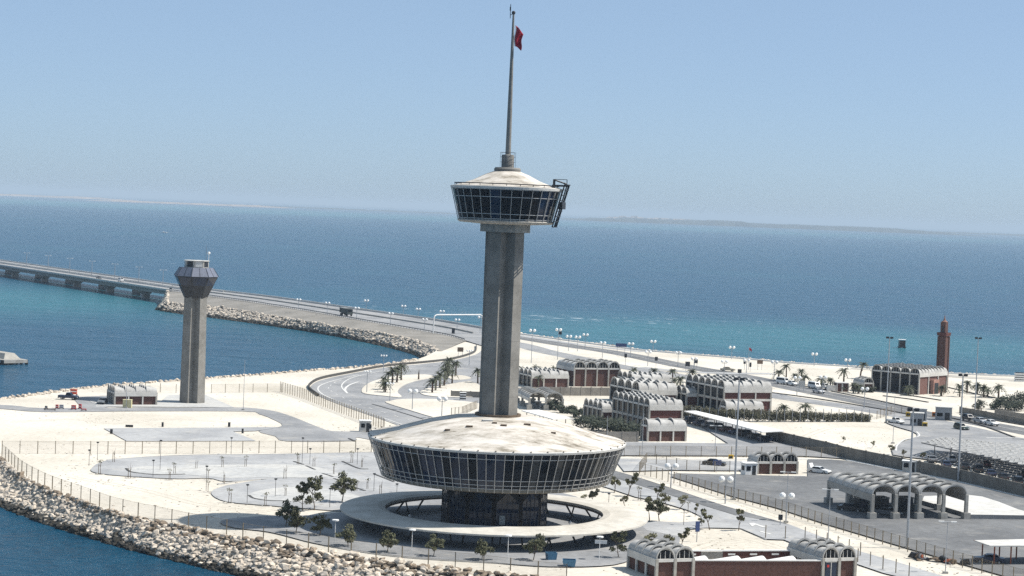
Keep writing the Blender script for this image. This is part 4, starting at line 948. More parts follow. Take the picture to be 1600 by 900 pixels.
# guard rail along the causeway and the slip road
gr = thing('guard_rail', 'dark guard rail along the near edge of the causeway road', 'guard rail', Vector((e1[0].x, e1[0].y, 0)))
Pg = [p - gr.location for p in resample(offset_line(e1, -.6) , 150)]
for i, p in enumerate(Pg): link('post', rail_post, gr, p)
wall_line('rail', [p + Vector((0, 0, .45)) for p in Pg], pole_dk, .08, .32, gr, 0)
gr2 = thing('parapet', 'pale low parapet along the far edge of the causeway road', 'parapet', Vector((e0[0].x, e0[0].y, 0)))
wall_line('coping', [p - gr2.location for p in resample(e0, 80)], conc_white, .4, .85, gr2)
md = thing('median_barrier', 'low pale median barrier in the middle of the causeway road', 'barrier', Vector((e0[0].x, e0[0].y, 0)))
wall_line('coping', [a.lerp(b, .45) - md.location for a, b in zip(resample(e0, 80), resample(EM, 80))][:72], conc, .4, .6, md)

# ================================================================ FENCES
def fence(label, px, h, step, world=None, wire=True, mat=None, r=.055, lean=0, cat='fence'):
    P = world or WL(px); L = sum((b - a).length for a, b in zip(P, P[1:])); n = max(2, int(L / step) + 1); Q = resample(P, n)
    t = thing('wire_fence', label, cat, Q[0]); po = MB().box(-r, r, -r, r, -.2, h).mesh('post', mat or post_m)
    for q in Q: link('post', po, t, q - Q[0], rnd.uniform(0, 1))
    if wire:
        D = resample(P, max(n, 20)); vs = [tuple(q - Q[0] + Vector((0, 0, z))) for z in (.05, h - .08) for q in D]; k = len(D)
        MB().add(vs, [(i, i + 1, k + i + 1, k + i) for i in range(k - 1)]).build('wire_mesh', wire_m, t)
        MB().path([q - Q[0] + Vector((0, 0, h - .06)) for q in D], .018, 3).build('top_wire', mat or post_m, t)
    return t
fence('long wire fence on brown posts along the top of the near rock slope', None, 2.3, 4.05, world=fence_w[12:6 * 21], wire=True, r=.06)
fence('straight wire fence on spaced posts across the pale left plain', [(3, 709), (150, 709.5), (300, 709), (450, 708), (580, 707.5)], 2.5, 3.2)
fence('dense-posted wire fence beside the slip road left of the saucer', [(438, 612), (470, 622), (520, 641), (560, 656), (598, 671), (600, 673)], 2.7, 2.0)
fence('wire fence on the left shore behind the control tower', [(330, 614), (400, 613), (440, 613)], 2.3, 3.5)
fence('short wire fence left of the control tower foot', [(205, 613), (235, 612), (275, 614)], 2.3, 3.5, wire=False)
fence('wire fence along the customs apron beside the sand strip', [(999, 740), (1076, 762), (1144, 781), (1213, 799), (1289, 823.5), (1373, 849), (1430, 866), (1541, 898), (1600, 914)], 2.2, 2.35)
fence('wire fence in front of the pale block wall and office yard', [(975, 713.5), (1060, 714), (1150, 714.5), (1253, 715), (1330, 716)], 2.3, 3.4)
fence('wire fence across the small car park left of the three-bay house', [(1000, 738), (1010, 724), (1080, 737), (1140, 738)], 2.2, 3.0)
fence('leaning posts of a wire fence beside the lower drive', [(1196, 842), (1260, 845), (1300, 857), (1344, 870)], 2.2, 3.0, wire=False)
fence('short wire fence by the tower shaft on the left', [(705, 652), (722, 650), (745, 640)], 2.3, 1.6)
fence('wire fence at the very bottom right corner of the apron', [(1340, 880), (1420, 903)], 2.2, 2.6, wire=False)
fence('wire fence line behind the toll booths', [(1370, 655), (1400, 645), (1445, 651)], 2.2, 4)

# ================================================================ LAMP POSTS
GL = {}
def globe_lamp(label, u, v, h, z=0.0, r=.48, n=2, rz=None, group='twin globe lamps'):
    P = W(u, v, z); key = (h, r, n)
    if key in GL: return copy_tree(GL[key], P, rz or 0, label)
    t = thing('globe_lamp', label, 'street lamp', P, rz or 0, group)
    MB().tube((0, 0, 0), (0, 0, h - .4), .12, .07, 6).build('pole', pole_m, t); w = r * 1.35
    xs = {2: (-w, w), 3: (-2 * w, 0, 2 * w)}[n]
    MB().tube((xs[0], 0, h - .4 - r), (xs[-1], 0, h - .4 - r), .05, .05, 5).build('arm', pole_m, t)
    for x in xs: MB().ball((x, 0, h - .3), r, 10, 7).build('globe', globe_m, t)
    GL[key] = t; return t
for u, v, h, z, lab in [(466, 485, 5, 2.7, 'twin globe lamp on the causeway, farthest left'), (511, 490.5, 5, 2.5, 'twin globe lamp on the causeway just left of the truck'), (572, 486, 5, 2.2, 'twin globe lamp on the far causeway edge right of the truck'),
        (557, 499, 5, 2.2, 'twin globe lamp on the near causeway edge below the truck'), (610, 508, 5, 1.8, 'twin globe lamp on the near rail left of the white gantry'), (630, 495, 5, 1.6, 'twin globe lamp on the far causeway edge left of the gantry'),
        (663, 518, 5, 1.2, 'twin globe lamp near the left leg of the white gantry'), (653, 498, 4.5, 1.4, 'small twin globe lamp beyond the gantry on the left'), (690, 503.5, 5, 1.0, 'twin globe lamp seen through the white gantry'), (714, 516, 4.5, .7, 'twin globe lamp under the white gantry beam'), (750, 520, 6.5, .5, 'twin globe lamp at the right leg of the white gantry')]:
    globe_lamp(lab, u, v, h, z, .5)
for u, v, h, lab in [(830, 567, 11, 'tall globe lamp on the sand just right of the shaft'), (871, 562, 10.5, 'tall globe lamp above the left vaulted block'), (888, 548, 5.5, 'globe lamp on the coast road, first right of the shaft'), (902, 549, 5.5, 'globe lamp on the coast road, second right of the shaft'), (914, 545, 5.5, 'globe lamp on the coast road, third right of the shaft'),
        (941, 559, 5.5, 'globe lamp behind the tall brick hall'), (985, 558, 5, 'globe lamp right of the blue road sign'), (1020, 550, 4.2, 'globe lamp on the shore kerb above the low vaulted block'), (1012, 572, 5, 'triple-road globe lamp beside the main road, left one'), (1059, 573, 5, 'globe lamp beside the main road above the palms'), (1084, 578, 4, 'globe lamp beside the dark sign boards'),
        (1131, 588, 5, 'globe lamp left of the parked pale car on the sand'), (1209, 597, 6.5, 'globe lamp left of the shore palms'), (1143, 561, 4.5, 'globe lamp on the shore left of the red flag'), (1272, 572, 4.5, 'yellowish globe lamp on the shore behind the palms'), (1245, 618, 5.4, 'globe lamp on the median left of the palms'), (1285, 617, 5.4, 'globe lamp on the median right of the white car'), (1350, 638, 5.6, 'globe lamp in front of the mosque annex'), (1324, 577, 3.5, 'small globe lamp on the shore left of the mosque'), (1166, 583, 4.5, 'globe lamp beside the red flag pole')]:
    globe_lamp(lab, u, v, h, 0, .5)
for u, v, h, lab in [(1133, 787, 4.6, 'twin globe lamp on the sand strip beside the apron fence'), (1228, 815, 4.6, 'twin globe lamp on the sand strip with tall pole behind'), (1048, 763, 4.4, 'twin globe lamp on the sand strip nearest the saucer'), (644, 641, 5, 'twin globe lamp on the sandy traffic island'), (690, 654, 5, 'twin globe lamp at the tip of the sandy traffic island')]:
    globe_lamp(lab, u, v, h, 0, .56)
for u, v, h, lab in [(573, 614, 6, 'triple-head lamp at the kerb of the palm island'), (609, 628, 5, 'triple-head lamp below the palm island'), (599, 580, 5, 'triple-head lamp on the slip road bend'), (733, 571, 5, 'triple-head lamp near the gantry sign board')]:
    globe_lamp(lab, u, v, h, 0, .28, 3, group='triple head lamps')
def tall_pole(label, u, v, h, r=.16, head=True, mat=None, tee=False):
    t = thing('flood_light_mast' if head else 'lamp_post', label, 'street lamp', W(u, v), 0, 'tall light poles')
    MB().tube((0, 0, 0), (0, 0, h), r, r * .6, 8).build('pole', mat or pole_m, t); MB().box(-.35, .35, -.35, .35, 0, .3).build('footing', conc, t)
    if head:
        MB().tube((-.8, 0, h), (.8, 0, h), .07, .07, 6).build('crossbar', steel_dk, t)
        for i in range(4): a = i * math.pi / 2 + .5; MB().box(-.32, .32, -.2, .2, -.22, .22).build('flood_lamp', steel_dk, t).location = (.75 * math.cos(a), .75 * math.sin(a), h + .1)
    if tee:
        MB().tube((-.9, 0, h), (.9, 0, h), .05, .05, 6).build('arm', mat or pole_m, t)
        for s in (-1, 1): MB().box(s * .9 - .4, s * .9 + .4, -.17, .17, h - .06, h + .1).build('lamp_head', white_m, t)
    return t
for u, v, h, r, lab in [(1384, 661, 21.5, .17, 'tall floodlight mast left of the mosque front'), (1523, 648, 20.5, .17, 'tall floodlight mast rising from the palms right of the mosque'), (1497, 753, 21.0, .2, 'tall floodlight mast behind the block wall at the car park'), (1417, 857, 21.5, .22, 'tall pale mast in front of the ribbed customs canopy'), (1147, 781, 21.5, .2, 'tall pale mast rising in front of the terminal block')]:
    tall_pole(lab, u, v, h, r)
for u, v, h, lab in [(1294, 844, 8.0, 'twin-head lamp post beside the ribbed canopy fence'), (1117, 706, 5.6, 'twin-head lamp post in front of the long car shelter'), (1228, 816.5, 8.4, 'slim twin-head post just behind the globe lamp'), (1477, 896, 7.5, 'slim lamp post near the scrap pile at lower right'), (1395, 693, 11, 'slim pole on the sand left of the booths'), (1554, 735, 7.5, 'slim pole among the parked cars at right'), (197, 638, 7.2, 'slim white post in front of the guard house'), (380, 641, 12, 'slim pole beside the left service road'), (948, 692, 6, 'lamp post in front of the pale block wall'), (1003, 713, 9, 'lamp post left of the brick annex'), (843, 656, 4.5, 'short lamp post in front of the short white shelter')]:
    tall_pole(lab, u, v, h, .07, False, pole_m if u not in (1554,) else white_m, True if u in (1294, 1117, 1228, 1477, 843) else False)
PLZ = {}
def small_lamp(label, u, vt, vb, head=steel_dk, group='small plaza lamps', pm=None):
    P = W(u, vb); h = max(1.6, (vb - vt) / (vb - 328 - (u - 800) * .0393) * 50); t = thing('path_lamp', label, 'lamp', P, 0, group)
    MB().tube((0, 0, 0), (0, 0, h - .2), .05, .045, 6).build('pole', pm or pole_dk, t)
    MB().lathe([(.05, h - .3), (.24, h - .22), (.27, h - .05), (.05, h)] if head is steel_dk else [(.08, h - .2), (.50, h - .14), (.50, h + .04), (.06, h + .1)], 10).build('lamp_head', head, t)
    return t
for i, (u, a, b, w) in enumerate([(139, 702, 728, 'farthest left on the sand'), (152, 690, 719, 'behind the left fence end'), (250, 687, 735, 'tall one at the first lane bend'), (239, 718, 746, 'on the inner kerb of the first lane'), (361, 683, 710, 'just behind the straight fence'), (322, 727, 767, 'between the two lane loops'), (386, 756, 787, 'on the kerb of the lower lane loop'), (472, 683, 724, 'tall one on the plaza below the fence'), (484, 700, 726, 'second below the fence on the plaza'), (558, 700, 727, 'near the saucer edge below the fence'), (501, 742, 761, 'in the middle of the plaza'), (430, 747, 777, 'above the lower lane loop'), (584, 739, 768, 'beside the saucer at its left'), (620, 755, 770, 'under the left saucer rim'), (515, 762, 794, 'next to the dark trees'), (951, 770, 788, 'on the sand right of the ring canopy'), (1068, 795, 822, 'on the tip of the tree island')]):
    small_lamp('slim dark-topped path lamp, ' + w, u, a, b)
for u, a, b, w in [(523, 812, 849, 'leftmost'), (643, 827, 867, 'second from left'), (793, 836, 877, 'third from left'), (936, 838, 876, 'rightmost')]:
    small_lamp('white flat-headed lamp in front of the ring canopy, ' + w, u, a, b, white_m, 'white lamps in front of the ring canopy', white_m)
for u, v, w in ((640, 806, 'left'), (778, 818, 'middle'), (890, 816, 'right')):
    o = thing('ball_lamp', w + ' white ball lamp in the opening of the ring canopy', 'lamp', W(u, v + 11), 0, 'ball lamps at the drum'); MB().tube((0, 0, 0), (0, 0, .9), .04).build('stem', pole_dk, o); MB().ball((0, 0, 1.1), .26).build('globe', globe_m, o)

# ================================================================ VEGETATION
def palm_meshes(seed, h, lean=0.0, fr=2.5, nf=30):
    r = random.Random(seed); tk = MB(); n = 7; pts = []
    for i in range(n + 1):
        t = i / n; pts.append(Vector((lean * t * t * h * .5, .1 * math.sin(t * 3 + seed), h * t)))
    for i in range(n): tk.tube(pts[i], pts[i + 1], .30 - .10 * i / n, .29 - .10 * (i + 1) / n, 8, True)
    top = pts[-1]; cr = MB()
    for k in range(nf):
        a = PI2 * k / nf * 2.4 + r.uniform(-.3, .3); el = r.uniform(-.35, 1.25); L = fr * r.uniform(.8, 1.1); d = Vector((math.cos(a), math.sin(a), 0)); side = Vector((-d.y, d.x, 0)); prev = None
        seg = 6
        for i in range(seg + 1):
            t = i / seg; out = L * (t * math.cos(el) + .12 * t); z = L * (t * math.sin(el) - .75 * t * t * (0.65 + .35 * math.cos(el)))
            p = top + d * out + Vector((0, 0, z))
            if prev is not None:
                w = .34 * (1 - .75 * t) + .05; m_ = prev.lerp(p, .5)
                for s in (-1, 1):
                    q = m_ + side * s * w * 1.5 + d * w * .5 - Vector((0, 0, w * .7)); cr.add([prev, p, q], [(0, 1, 2)])
            prev = p
    return tk.mesh('trunk', palm_bark), cr.mesh('crown', palm_m)
PM = {}
def palm(label, u, v, h, sc=1.0, lean=0.0, group='date palms'):
    key = (h, lean, rnd.randrange(3))
    if key not in PM: PM[key] = palm_meshes(len(PM) * 7 + 3, h, lean)
    t = thing('date_palm', label, 'palm tree', W(u, v), rnd.uniform(0, 6) if not lean else 0, group, sc); link('trunk', PM[key][0], t); link('crown', PM[key][1], t); return t
for u, v, h, lab in [(599, 610, 3.4, 'front left palm of the left traffic island'), (602, 614, 3.0, 'frontmost palm of the left traffic island'), (606, 600, 3.4, 'third palm in the left island row'), (613, 599.5, 3.8, 'fourth palm in the left island row'), (620, 598.5, 4.2, 'fifth palm in the left island row'), (627, 595, 4.2, 'rearmost palm in the left island row'),
        (675, 614.5, 3.4, 'leftmost palm of the right island clump'), (681, 611, 3.4, 'second palm of the right island clump'), (687, 607, 3.8, 'third palm of the right island clump'), (694, 603.5, 4.4, 'fourth palm of the right island clump'), (698, 593, 4.6, 'rear left palm of the right island clump'), (701, 588, 4.6, 'rear middle palm of the right island clump'), (706, 599.5, 4.0, 'right front palm of the right island clump'), (712, 588, 4.2, 'rear right palm of the right island clump'), (746, 599, 4.2, 'lone palm touching the left side of the shaft'),
        (813, 592, 3.4, 'palm just right of the shaft behind the white vaults'), (838, 590, 3.2, 'second palm behind the left white vaults'), (866, 590, 3.2, 'third palm behind the left white vaults beside the brick hall'), (841, 605, 3.0, 'palm in front of the left white vaults'),
        (990, 591, 3.2, 'palm behind the low block right of the brick hall'), (1021, 594, 2.8, 'second palm behind the low block'), (1033, 598, 2.2, 'short palm behind the low block'), (1050, 600, 3.8, 'tall palm between the low block and the terminal'), (1052, 611, 3.4, 'big dark palm in front of the tall palm'), (1062, 608, 3.0, 'palm left of the terminal corner'), (1081, 598, 3.4, 'palm behind the terminal arches'), (1091, 602, 2.2, 'short palm behind the terminal vaults'),
        (1228, 594, 5.2, 'tallest palm of the shore row, at its left'), (1216, 595, 2.8, 'leftmost low palm of the shore row'), (1242, 598, 2.4, 'low palm right of the tallest shore palm'), (1251, 600, 4.6, 'tall thin palm in the shore row'), (1257, 601, 2.4, 'low palm beside the tall thin palm'), (1283, 607, 3.0, 'wide low palm in front of the white vans'), (1297, 610, 3.4, 'dark palm left of the brick gatehouse'), (1318, 600, 4.0, 'tall palm behind the brick gatehouse'), (1333, 614, 2.6, 'bushy palm right of the brick gatehouse'), (1341, 615, 2.2, 'low bushy palm in front of the mosque annex'),
        (1499, 620, 3.4, 'palm right of the mosque, first in the row'), (1511, 614, 3.0, 'second palm right of the mosque'), (1527, 616, 3.0, 'third palm right of the mosque'), (1537, 621, 3.0, 'fourth palm right of the mosque'), (1560, 622, 3.2, 'fifth palm right of the mosque'), (1543, 620, 2.2, 'short palm between the fourth and fifth right of the mosque'),
        (1224, 657, 3.6, 'palm standing in the overgrown fence, left one'), (1258, 653, 3.0, 'palm standing in the overgrown fence, right one'), (1419, 618, 2.4, 'small palm against the mosque front'), (1471, 619, 2.6, 'small palm against the mosque side wall')]:
    palm(lab, u, v, h, rnd.uniform(.85, 1.05))
palm('windblown leaning palm left of the mosque', 1344, 592, 4.8, 1.0, .35)
t = thing('dead_palm', 'bare palm trunk between the two island clumps', 'palm tree', W(654, 594)); MB().tube((0, 0, 0), (0, 0, 2.2), .25, .18).tube((0, 0, 2.1), (.3, 0, 3.2), .06, .02, 5).tube((0, 0, 2.1), (-.2, .1, 3.1), .06, .02, 5).build('trunk', palm_bark, t)

def leaf_cloud(mb, r, c, rad, n, size, squash=.8):
    for _ in range(n):
        d = Vector((r.gauss(0, 1), r.gauss(0, 1), r.gauss(0, 1))).normalized() * rad * r.random() ** .45; d.z *= squash; p = c + d
        a = Vector((r.gauss(0, 1), r.gauss(0, 1), r.gauss(0, 1))).normalized(); b = a.orthogonal().normalized(); s = size * r.uniform(.6, 1.3)
        mb.add([p - a * s, p - b * s * .5, p + a * s, p + b * s * .5], [(0, 1, 2, 3)])
def tree_meshes(seed, h, rad, clumps, leaves, mat, size=.23, bare=.35):
    r = random.Random(seed); tk = MB(); cr = MB(); p = Vector((0, 0, 0)); pts = [p]; d = Vector((r.uniform(-.25, .25), r.uniform(-.2, .2), 1))
    for i in range(5): d += Vector((r.uniform(-.22, .22), r.uniform(-.22, .22), 0)); p = p + d.normalized() * h * .62 / 5; pts.append(p)
    for i in range(5): tk.tube(pts[i], pts[i + 1], .085 - .010 * i, .085 - .010 * (i + 1), 6)
    for k in range(clumps):
        s = pts[r.randrange(2, 6)]; a = r.uniform(0, 6.28); e = s + Vector((math.cos(a) * rad * r.uniform(.25, .95), math.sin(a) * rad * r.uniform(.25, .95), h * r.uniform(.06, .42)))
        e.z = max(h * bare, min(h, e.z)); tk.tube(s, e, .04, .015, 5); leaf_cloud(cr, r, e, rad * r.uniform(.28, .5), leaves, size)
    return tk.mesh('trunk', bark_m), cr.mesh('crown', mat)
TM = [tree_meshes(11, 4.2, 1.5, 12, 75, leaf_m), tree_meshes(12, 4.4, 1.4, 11, 75, leaf_m), tree_meshes(13, 3.8, 1.6, 13, 70, leaf_m), tree_meshes(14, 3.6, 1.1, 7, 40, leaf_lt), tree_meshes(15, 3.4, 1.0, 6, 40, leaf_lt), tree_meshes(16, 3.8, 1.0, 6, 44, leaf_lt)]
def tree(label, u, v, kind, sc=1.0, group='young trees round the tower'):
    t = thing('young_tree', label, 'tree', W(u, v), rnd.uniform(0, 6.28), group, sc); link('trunk', TM[kind][0], t); link('crown', TM[kind][1], t)
for u, v, k, s, lab in [(446, 824, 0, 1.0, 'leftmost dark tree of the clump left of the ring canopy'), (462, 834, 2, 1.0, 'front dark tree of the clump left of the ring canopy'), (473, 798, 1, 1.0, 'rear tree of the clump left of the ring canopy'), (491, 797, 1, 1.15, 'tall sparse tree between the clump and the ring'), (534, 786, 0, 1.25, 'dark tree at the left tip of the ring canopy'), (499, 838, 2, .9, 'tree standing in the shadow left of the ring canopy'),
        (544, 855, 2, .85, 'first tree from left in the shadow in front of the ring'), (606, 864, 2, .85, 'second tree from left in the shadow in front of the ring'), (677, 871, 0, .8, 'third tree from left in the shadow in front of the ring'), (753, 876, 2, .8, 'fourth tree from left in front of the ring'), (833, 877, 0, .95, 'dark tree left of the blue bins'), (966, 873, 1, .85, 'tree at the left pavilion corner'),
        (960, 770, 4, 1.0, 'tree under the right saucer rim'), (981, 776, 3, 1.2, 'tall leaning tree right of the saucer'), (977, 792, 4, .7, 'low pale bushy tree beside the ring canopy'), (1015, 814, 5, 1.05, 'tree at the kerb with curved trunk'), (1030, 815, 0, 1.0, 'rounded staked tree on the tree island'), (1042, 795, 4, .9, 'tree on the drive edge, first above the island'), (1025, 785, 3, .95, 'tree on the drive edge beside the dark lane'), (1062, 796, 4, .85, 'tree on the drive edge, second above the island'), (1086, 807, 5, .6, 'small tree near the island tip'),
        (1109, 828, 3, .95, 'leaning tree on the sand left of the road arrow'), (1154, 829, 5, .95, 'upright tree on the sand near the road arrow'), (1064, 858, 3, .9, 'tree behind the left pavilion roof'), (1050, 860, 4, .8, 'second tree behind the left pavilion roof'), (1010, 860, 4, .9, 'pale tree at the road behind the left pavilion'), (1097, 824, 4, .5, 'small shrub tree beside the leaning one'), (925, 785, 0, .6, 'dark bushy tree behind the ring at right'), (909, 787, 4, .55, 'pale shrub behind the ring at right'),
        (1362, 700, 4, .55, 'small shrub on the sand above the dark wall'), (1396, 711, 4, .75, 'yellowish shrub near the dark wall'), (1414, 716, 4, .65, 'shrub beside the guard booth'), (1442, 719, 4, .6, 'shrub at the end of the car park'), (1317, 691, 4, .45, 'tiny shrub on the sand beside the dark wall')]:
    tree(lab, u, v, k, s)
# young staked saplings on the plaza
sap_t = MB().tube((0, 0, 0), (.05, .05, 1.7), .05, .03, 5).tube((.02, 0, 1.0), (.5, .1, 1.9), .025, .01, 4).tube((.02, 0, 1.2), (-.35, .2, 2.0), .025, .01, 4).tube((.05, .05, 1.6), (.1, -.2, 2.3), .025, .01, 4).mesh('stem', bark_m)
stake = MB().tube((0, 0, 0), (0, 0, 1.5), .05, .05, 5).mesh('stake', post_m); rr = random.Random(5); lc_ = MB(); leaf_cloud(lc_, rr, Vector((.1, 0, 1.95)), .5, 24, .12); sap_l = lc_.mesh('leaves', leaf_lt)
basin = MB().lathe([(.55, 0), (.75, .1), (.95, 0)], 10).mesh('soil_basin', sand_grey)
SAP = [(157, 741, 'at the left tip of the first lane'), (204, 747, 'on the lower edge of the first lane, left'), (264, 750, 'on the lower edge of the first lane, right'), (271, 741, 'inside the first lane loop'), (308, 733, 'on the inner upper kerb, first'), (346, 731, 'on the inner upper kerb, second'), (385, 730, 'on the inner upper kerb, third'), (179, 723, 'at the upper left of the first lane'), (325, 750, 'at the end of the first lane edge'), (325, 769, 'alone on the sand between the loops'), (349, 756, 'at the upper edge of the second loop'), (357, 786, 'on the lower edge of the second loop'), (416, 791, 'at the lower right of the second loop'), (447, 749, 'on the middle kerb of the plaza'), (445, 776, 'inside the second loop'), (464, 727, 'below the fence, left'), (492, 730, 'below the fence, right'), (522, 742, 'in the middle of the plaza'), (548, 724, 'near the fence by the saucer'), (566, 731, 'beside the kerb at the saucer'), (558, 768, 'near the leafless shrub'), (575, 765, 'left of the saucer bottom'), (596, 774, 'below the left saucer rim'), (997, 782, 'on the sand right of the ring, staked'), (1075, 801, 'near the island tip, staked')]
for i, (u, v, w) in enumerate(SAP):
    t = thing('sapling', 'thin staked sapling ' + w, 'sapling', W(u, v), rnd.uniform(0, 6), 'staked saplings', rnd.uniform(.85, 1.25)); link('stem', sap_t, t); link('stake', stake, t, (.35, .1, 0)); link('soil_basin', basin, t)
    if i % 3 != 1: link('leaves', sap_l, t)
# dense bushes by the office and the overgrown fence
def bush(label, u, v, rx, ry, h, n, mat=bush_m, cat='bush'):
    r = random.Random(int(u * 7 + v)); mb = MB(); P = W(u, v)
    t = thing('bush', label, cat, P, TH)
    for _ in range(n):
        c = Vector((r.uniform(-rx, rx), r.uniform(-ry, ry), r.uniform(.2, .75) * h)); leaf_cloud(mb, r, c, h * .36, 60, .3, .9)
    mb.build('foliage', mat, t); MB().tube((0, 0, 0), (.1, 0, h * .5), .09, .04, 5).tube((rx * .5, 0, 0), (rx * .5, .1, h * .5), .08, .04, 5).tube((-rx * .5, 0, 0), (-rx * .5, .1, h * .5), .08, .04, 5).build('stems', bark_m, t)
for u, v, rx, ry, h, n, lab in [(915, 668, 2.2, 2.0, 3.0, 16, 'bush left of the small arched wing'), (935, 673, 2.8, 2.0, 3.6, 22, 'big bush in front of the small arched wing'), (957, 676, 2.6, 2.0, 3.4, 22, 'bush in front of the office, left'), (978, 680, 2.6, 2.0, 3.6, 22, 'bush in front of the office, middle'), (997, 685, 2.0, 1.8, 3.8, 18, 'dark bush at the office corner beside the annex'), (862, 640, 2.4, 2.0, 2.6, 16, 'bush behind the short white shelter'), (885, 645, 3.0, 2.0, 2.0, 16, 'low bushes right of the short white shelter'), (905, 652, 3.0, 2.0, 2.4, 18, 'spreading bush left of the office wing'),
        (960, 602, 1.6, 1.4, 2.6, 10, 'bush at the right end of the brick hall'), (1571, 640, 2.0, 1.6, 4.2, 20, 'tall dark shrub at the right edge under the palms'), (1585, 642, 2.6, 1.8, 3.4, 20, 'broad dark shrub at the right edge'), (1593, 628, 1.8, 1.5, 3.2, 14, 'shrub behind the broad dark one at the right edge'), (1531, 642, 1.0, 1.0, 3.0, 8, 'thin shrub below the palms right of the mosque'), (1556, 640, 1.2, 1.0, 3.0, 9, 'second thin shrub below the palms right of the mosque'), (1322, 612, 1.4, 1.0, 2.0, 8, 'bush right of the gatehouse'), (1357, 613, 1.6, 1.0, 2.2, 8, 'bush in front of the mosque annex')]:
    bush(lab, u, v, rx, ry, h, n)
hp = resample(WL([(1066, 655), (1100, 657), (1180, 659), (1260, 659), (1357, 659)]), 120); r = random.Random(3); mb = MB(); h0 = hp[0].copy()
hg = thing('overgrown_fence', 'long fence overgrown with dry creepers in front of the terminal', 'fence', h0)
for i, p in enumerate(hp):
    hh = 3.6 - 1.7 * i / 119 + r.uniform(-.3, .3)
    for _ in range(3): leaf_cloud(mb, r, p - h0 + Vector((r.uniform(-.3, .3), r.uniform(-.4, .4), r.uniform(.25, .8) * hh)), .8, 40, .27, 1.0)
o = mb.build('creeper', hedge_m, hg)
hpost = MB().box(-.07, .07, -.07, .07, 0, 3.3).mesh('post', pole_m)
for i, p in enumerate(resample(hp, 24)): link('post', hpost, hg, p - h0 + Vector((0, -.8, 0)))

# ================================================================ VEHICLES
PAINT = {k: M('car_' + k, c, .3, .04, 1, spec=.5) for k, c in dict(white=(.72, .72, .70), black=(.015, .016, .018), navy=(.02, .03, .06), grey=(.16, .17, .18), silver=(.42, .43, .44), green=(.03, .05, .04), beige=(.42, .37, .28), blue=(.06, .11, .2), red=(.3, .03, .03), maroon=(.09, .025, .025)).items()}
lamp_w = M('headlamp', (.7, .7, .65), .2, .02, 1); lamp_r = M('tail_lamp', (.14, .01, .01), .3, .02, 1)
PROF = {'sedan': ([(-2.3, .32), (-2.35, .75), (-2.2, .92), (-1.35, .97), (1.0, .95), (2.15, .82), (2.3, .6), (2.28, .32)], [(-1.55, .96), (-1.05, 1.40), (.25, 1.42), (1.0, .95)]),
        'wagon': ([(-2.3, .35), (-2.35, .85), (-2.3, 1.02), (1.1, 1.0), (2.15, .92), (2.28, .65), (2.25, .35)], [(-2.25, 1.0), (-2.1, 1.72), (.2, 1.74), (.95, 1.0)]),
        'pickup': ([(-2.4, .4), (-2.42, 1.0), (-.5, 1.02), (1.1, 1.02), (2.2, .95), (2.35, .7), (2.3, .4)], [(-.55, 1.0), (-.4, 1.66), (.55, 1.68), (1.05, 1.0)]),
        'van': ([(-2.3, .35), (-2.35, 1.1), (-2.35, 1.15), (2.2, 1.12), (2.35, .8), (2.3, .35)], [(-2.34, 1.12), (-2.28, 2.0), (1.4, 2.02), (2.1, 1.12)])}
CARM = {}
def car_parts(kind, col):
    if (kind, col) in CARM: return CARM[kind, col]
    lo, hi = PROF[kind]; w = .86; n = len(lo)
    def shell(prof, w0, w1, zmin, zmax):
        def wd(z): return w0 + (w1 - w0) * (z - zmin) / max(.01, zmax - zmin)
        n = len(prof); vs = [(x, s * wd(z), z) for s in (-1, 1) for x, z in prof]
        return MB().add(vs, [tuple(range(n)), tuple(range(n, 2 * n))[::-1]] + [(i, (i + 1) % n, n + (i + 1) % n, n + i) for i in range(n)])
    body = shell(lo, w, w - .03, .3, 1.0).mesh('body', PAINT[col])
    z0, z1 = hi[0][1], hi[1][1]; cab = shell(hi, w - .05, w - .22, z0, z1).mesh('cabin', PAINT[col])
    # glass: side, front and rear panes just proud of the cabin
    cxm = sum(p[0] for p in hi) / 4; czm = (z0 + z1) / 2
    def at(x, z, s): return (x, s * (w - .05 + (-.17) * (z - z0) / (z1 - z0) + .012), z)
    inn = [(cxm + (x - cxm) * .86, czm + (z - czm) * .66) for x, z in hi]; g = []
    for s in (-1, 1): g.append(MB().add([at(x, z, s) for x, z in inn], [(0, 1, 2, 3)]).mesh('side_window', glass_dk))
    def pane(a, b, nm):
        d = (b[0] - a[0], b[1] - a[1]); nx_, nz_ = (-d[1], d[0]); l = math.hypot(nx_, nz_); sgn = 1 if (a[0] - cxm) * nx_ > 0 else -1; o = (.015 * sgn * nx_ / l, .015 * abs(nz_) / l)
        P = [(a[0] + d[0] * t + o[0], a[1] + d[1] * t + o[1]) for t in (.12, .9)]
        return MB().add([(x, s * (w - .13 - .17 * (z - z0) / (z1 - z0)), z) for (x, z), ss in zip(P, ((-1, 1), (1, -1))) for s in ss], [(0, 1, 2, 3)]).mesh(nm, glass_dk)
    g.append(pane(hi[3], hi[2], 'windscreen')); g.append(pane(hi[0], hi[1], 'rear_window'))
    wh = MB().tube((0, -.12, 0), (0, .12, 0), .33, .33, 14).mesh('wheel', tyre_m); hub = MB().tube((0, -.13, 0), (0, .13, 0), .17, .17, 8).mesh('hub_cap', alu)
    hl = MB().box(-.03, .03, -.16, .16, -.08, .08).mesh('headlight', lamp_w); tl = MB().box(-.03, .03, -.11, .11, -.06, .06).mesh('tail_light', lamp_r)
    bp = MB().box(-.08, .08, -.84, .84, -.09, .09).mesh('bumper', steel_dk)
    CARM[kind, col] = (body, cab, g, wh, hub, hl, tl, bp, lo); return CARM[kind, col]
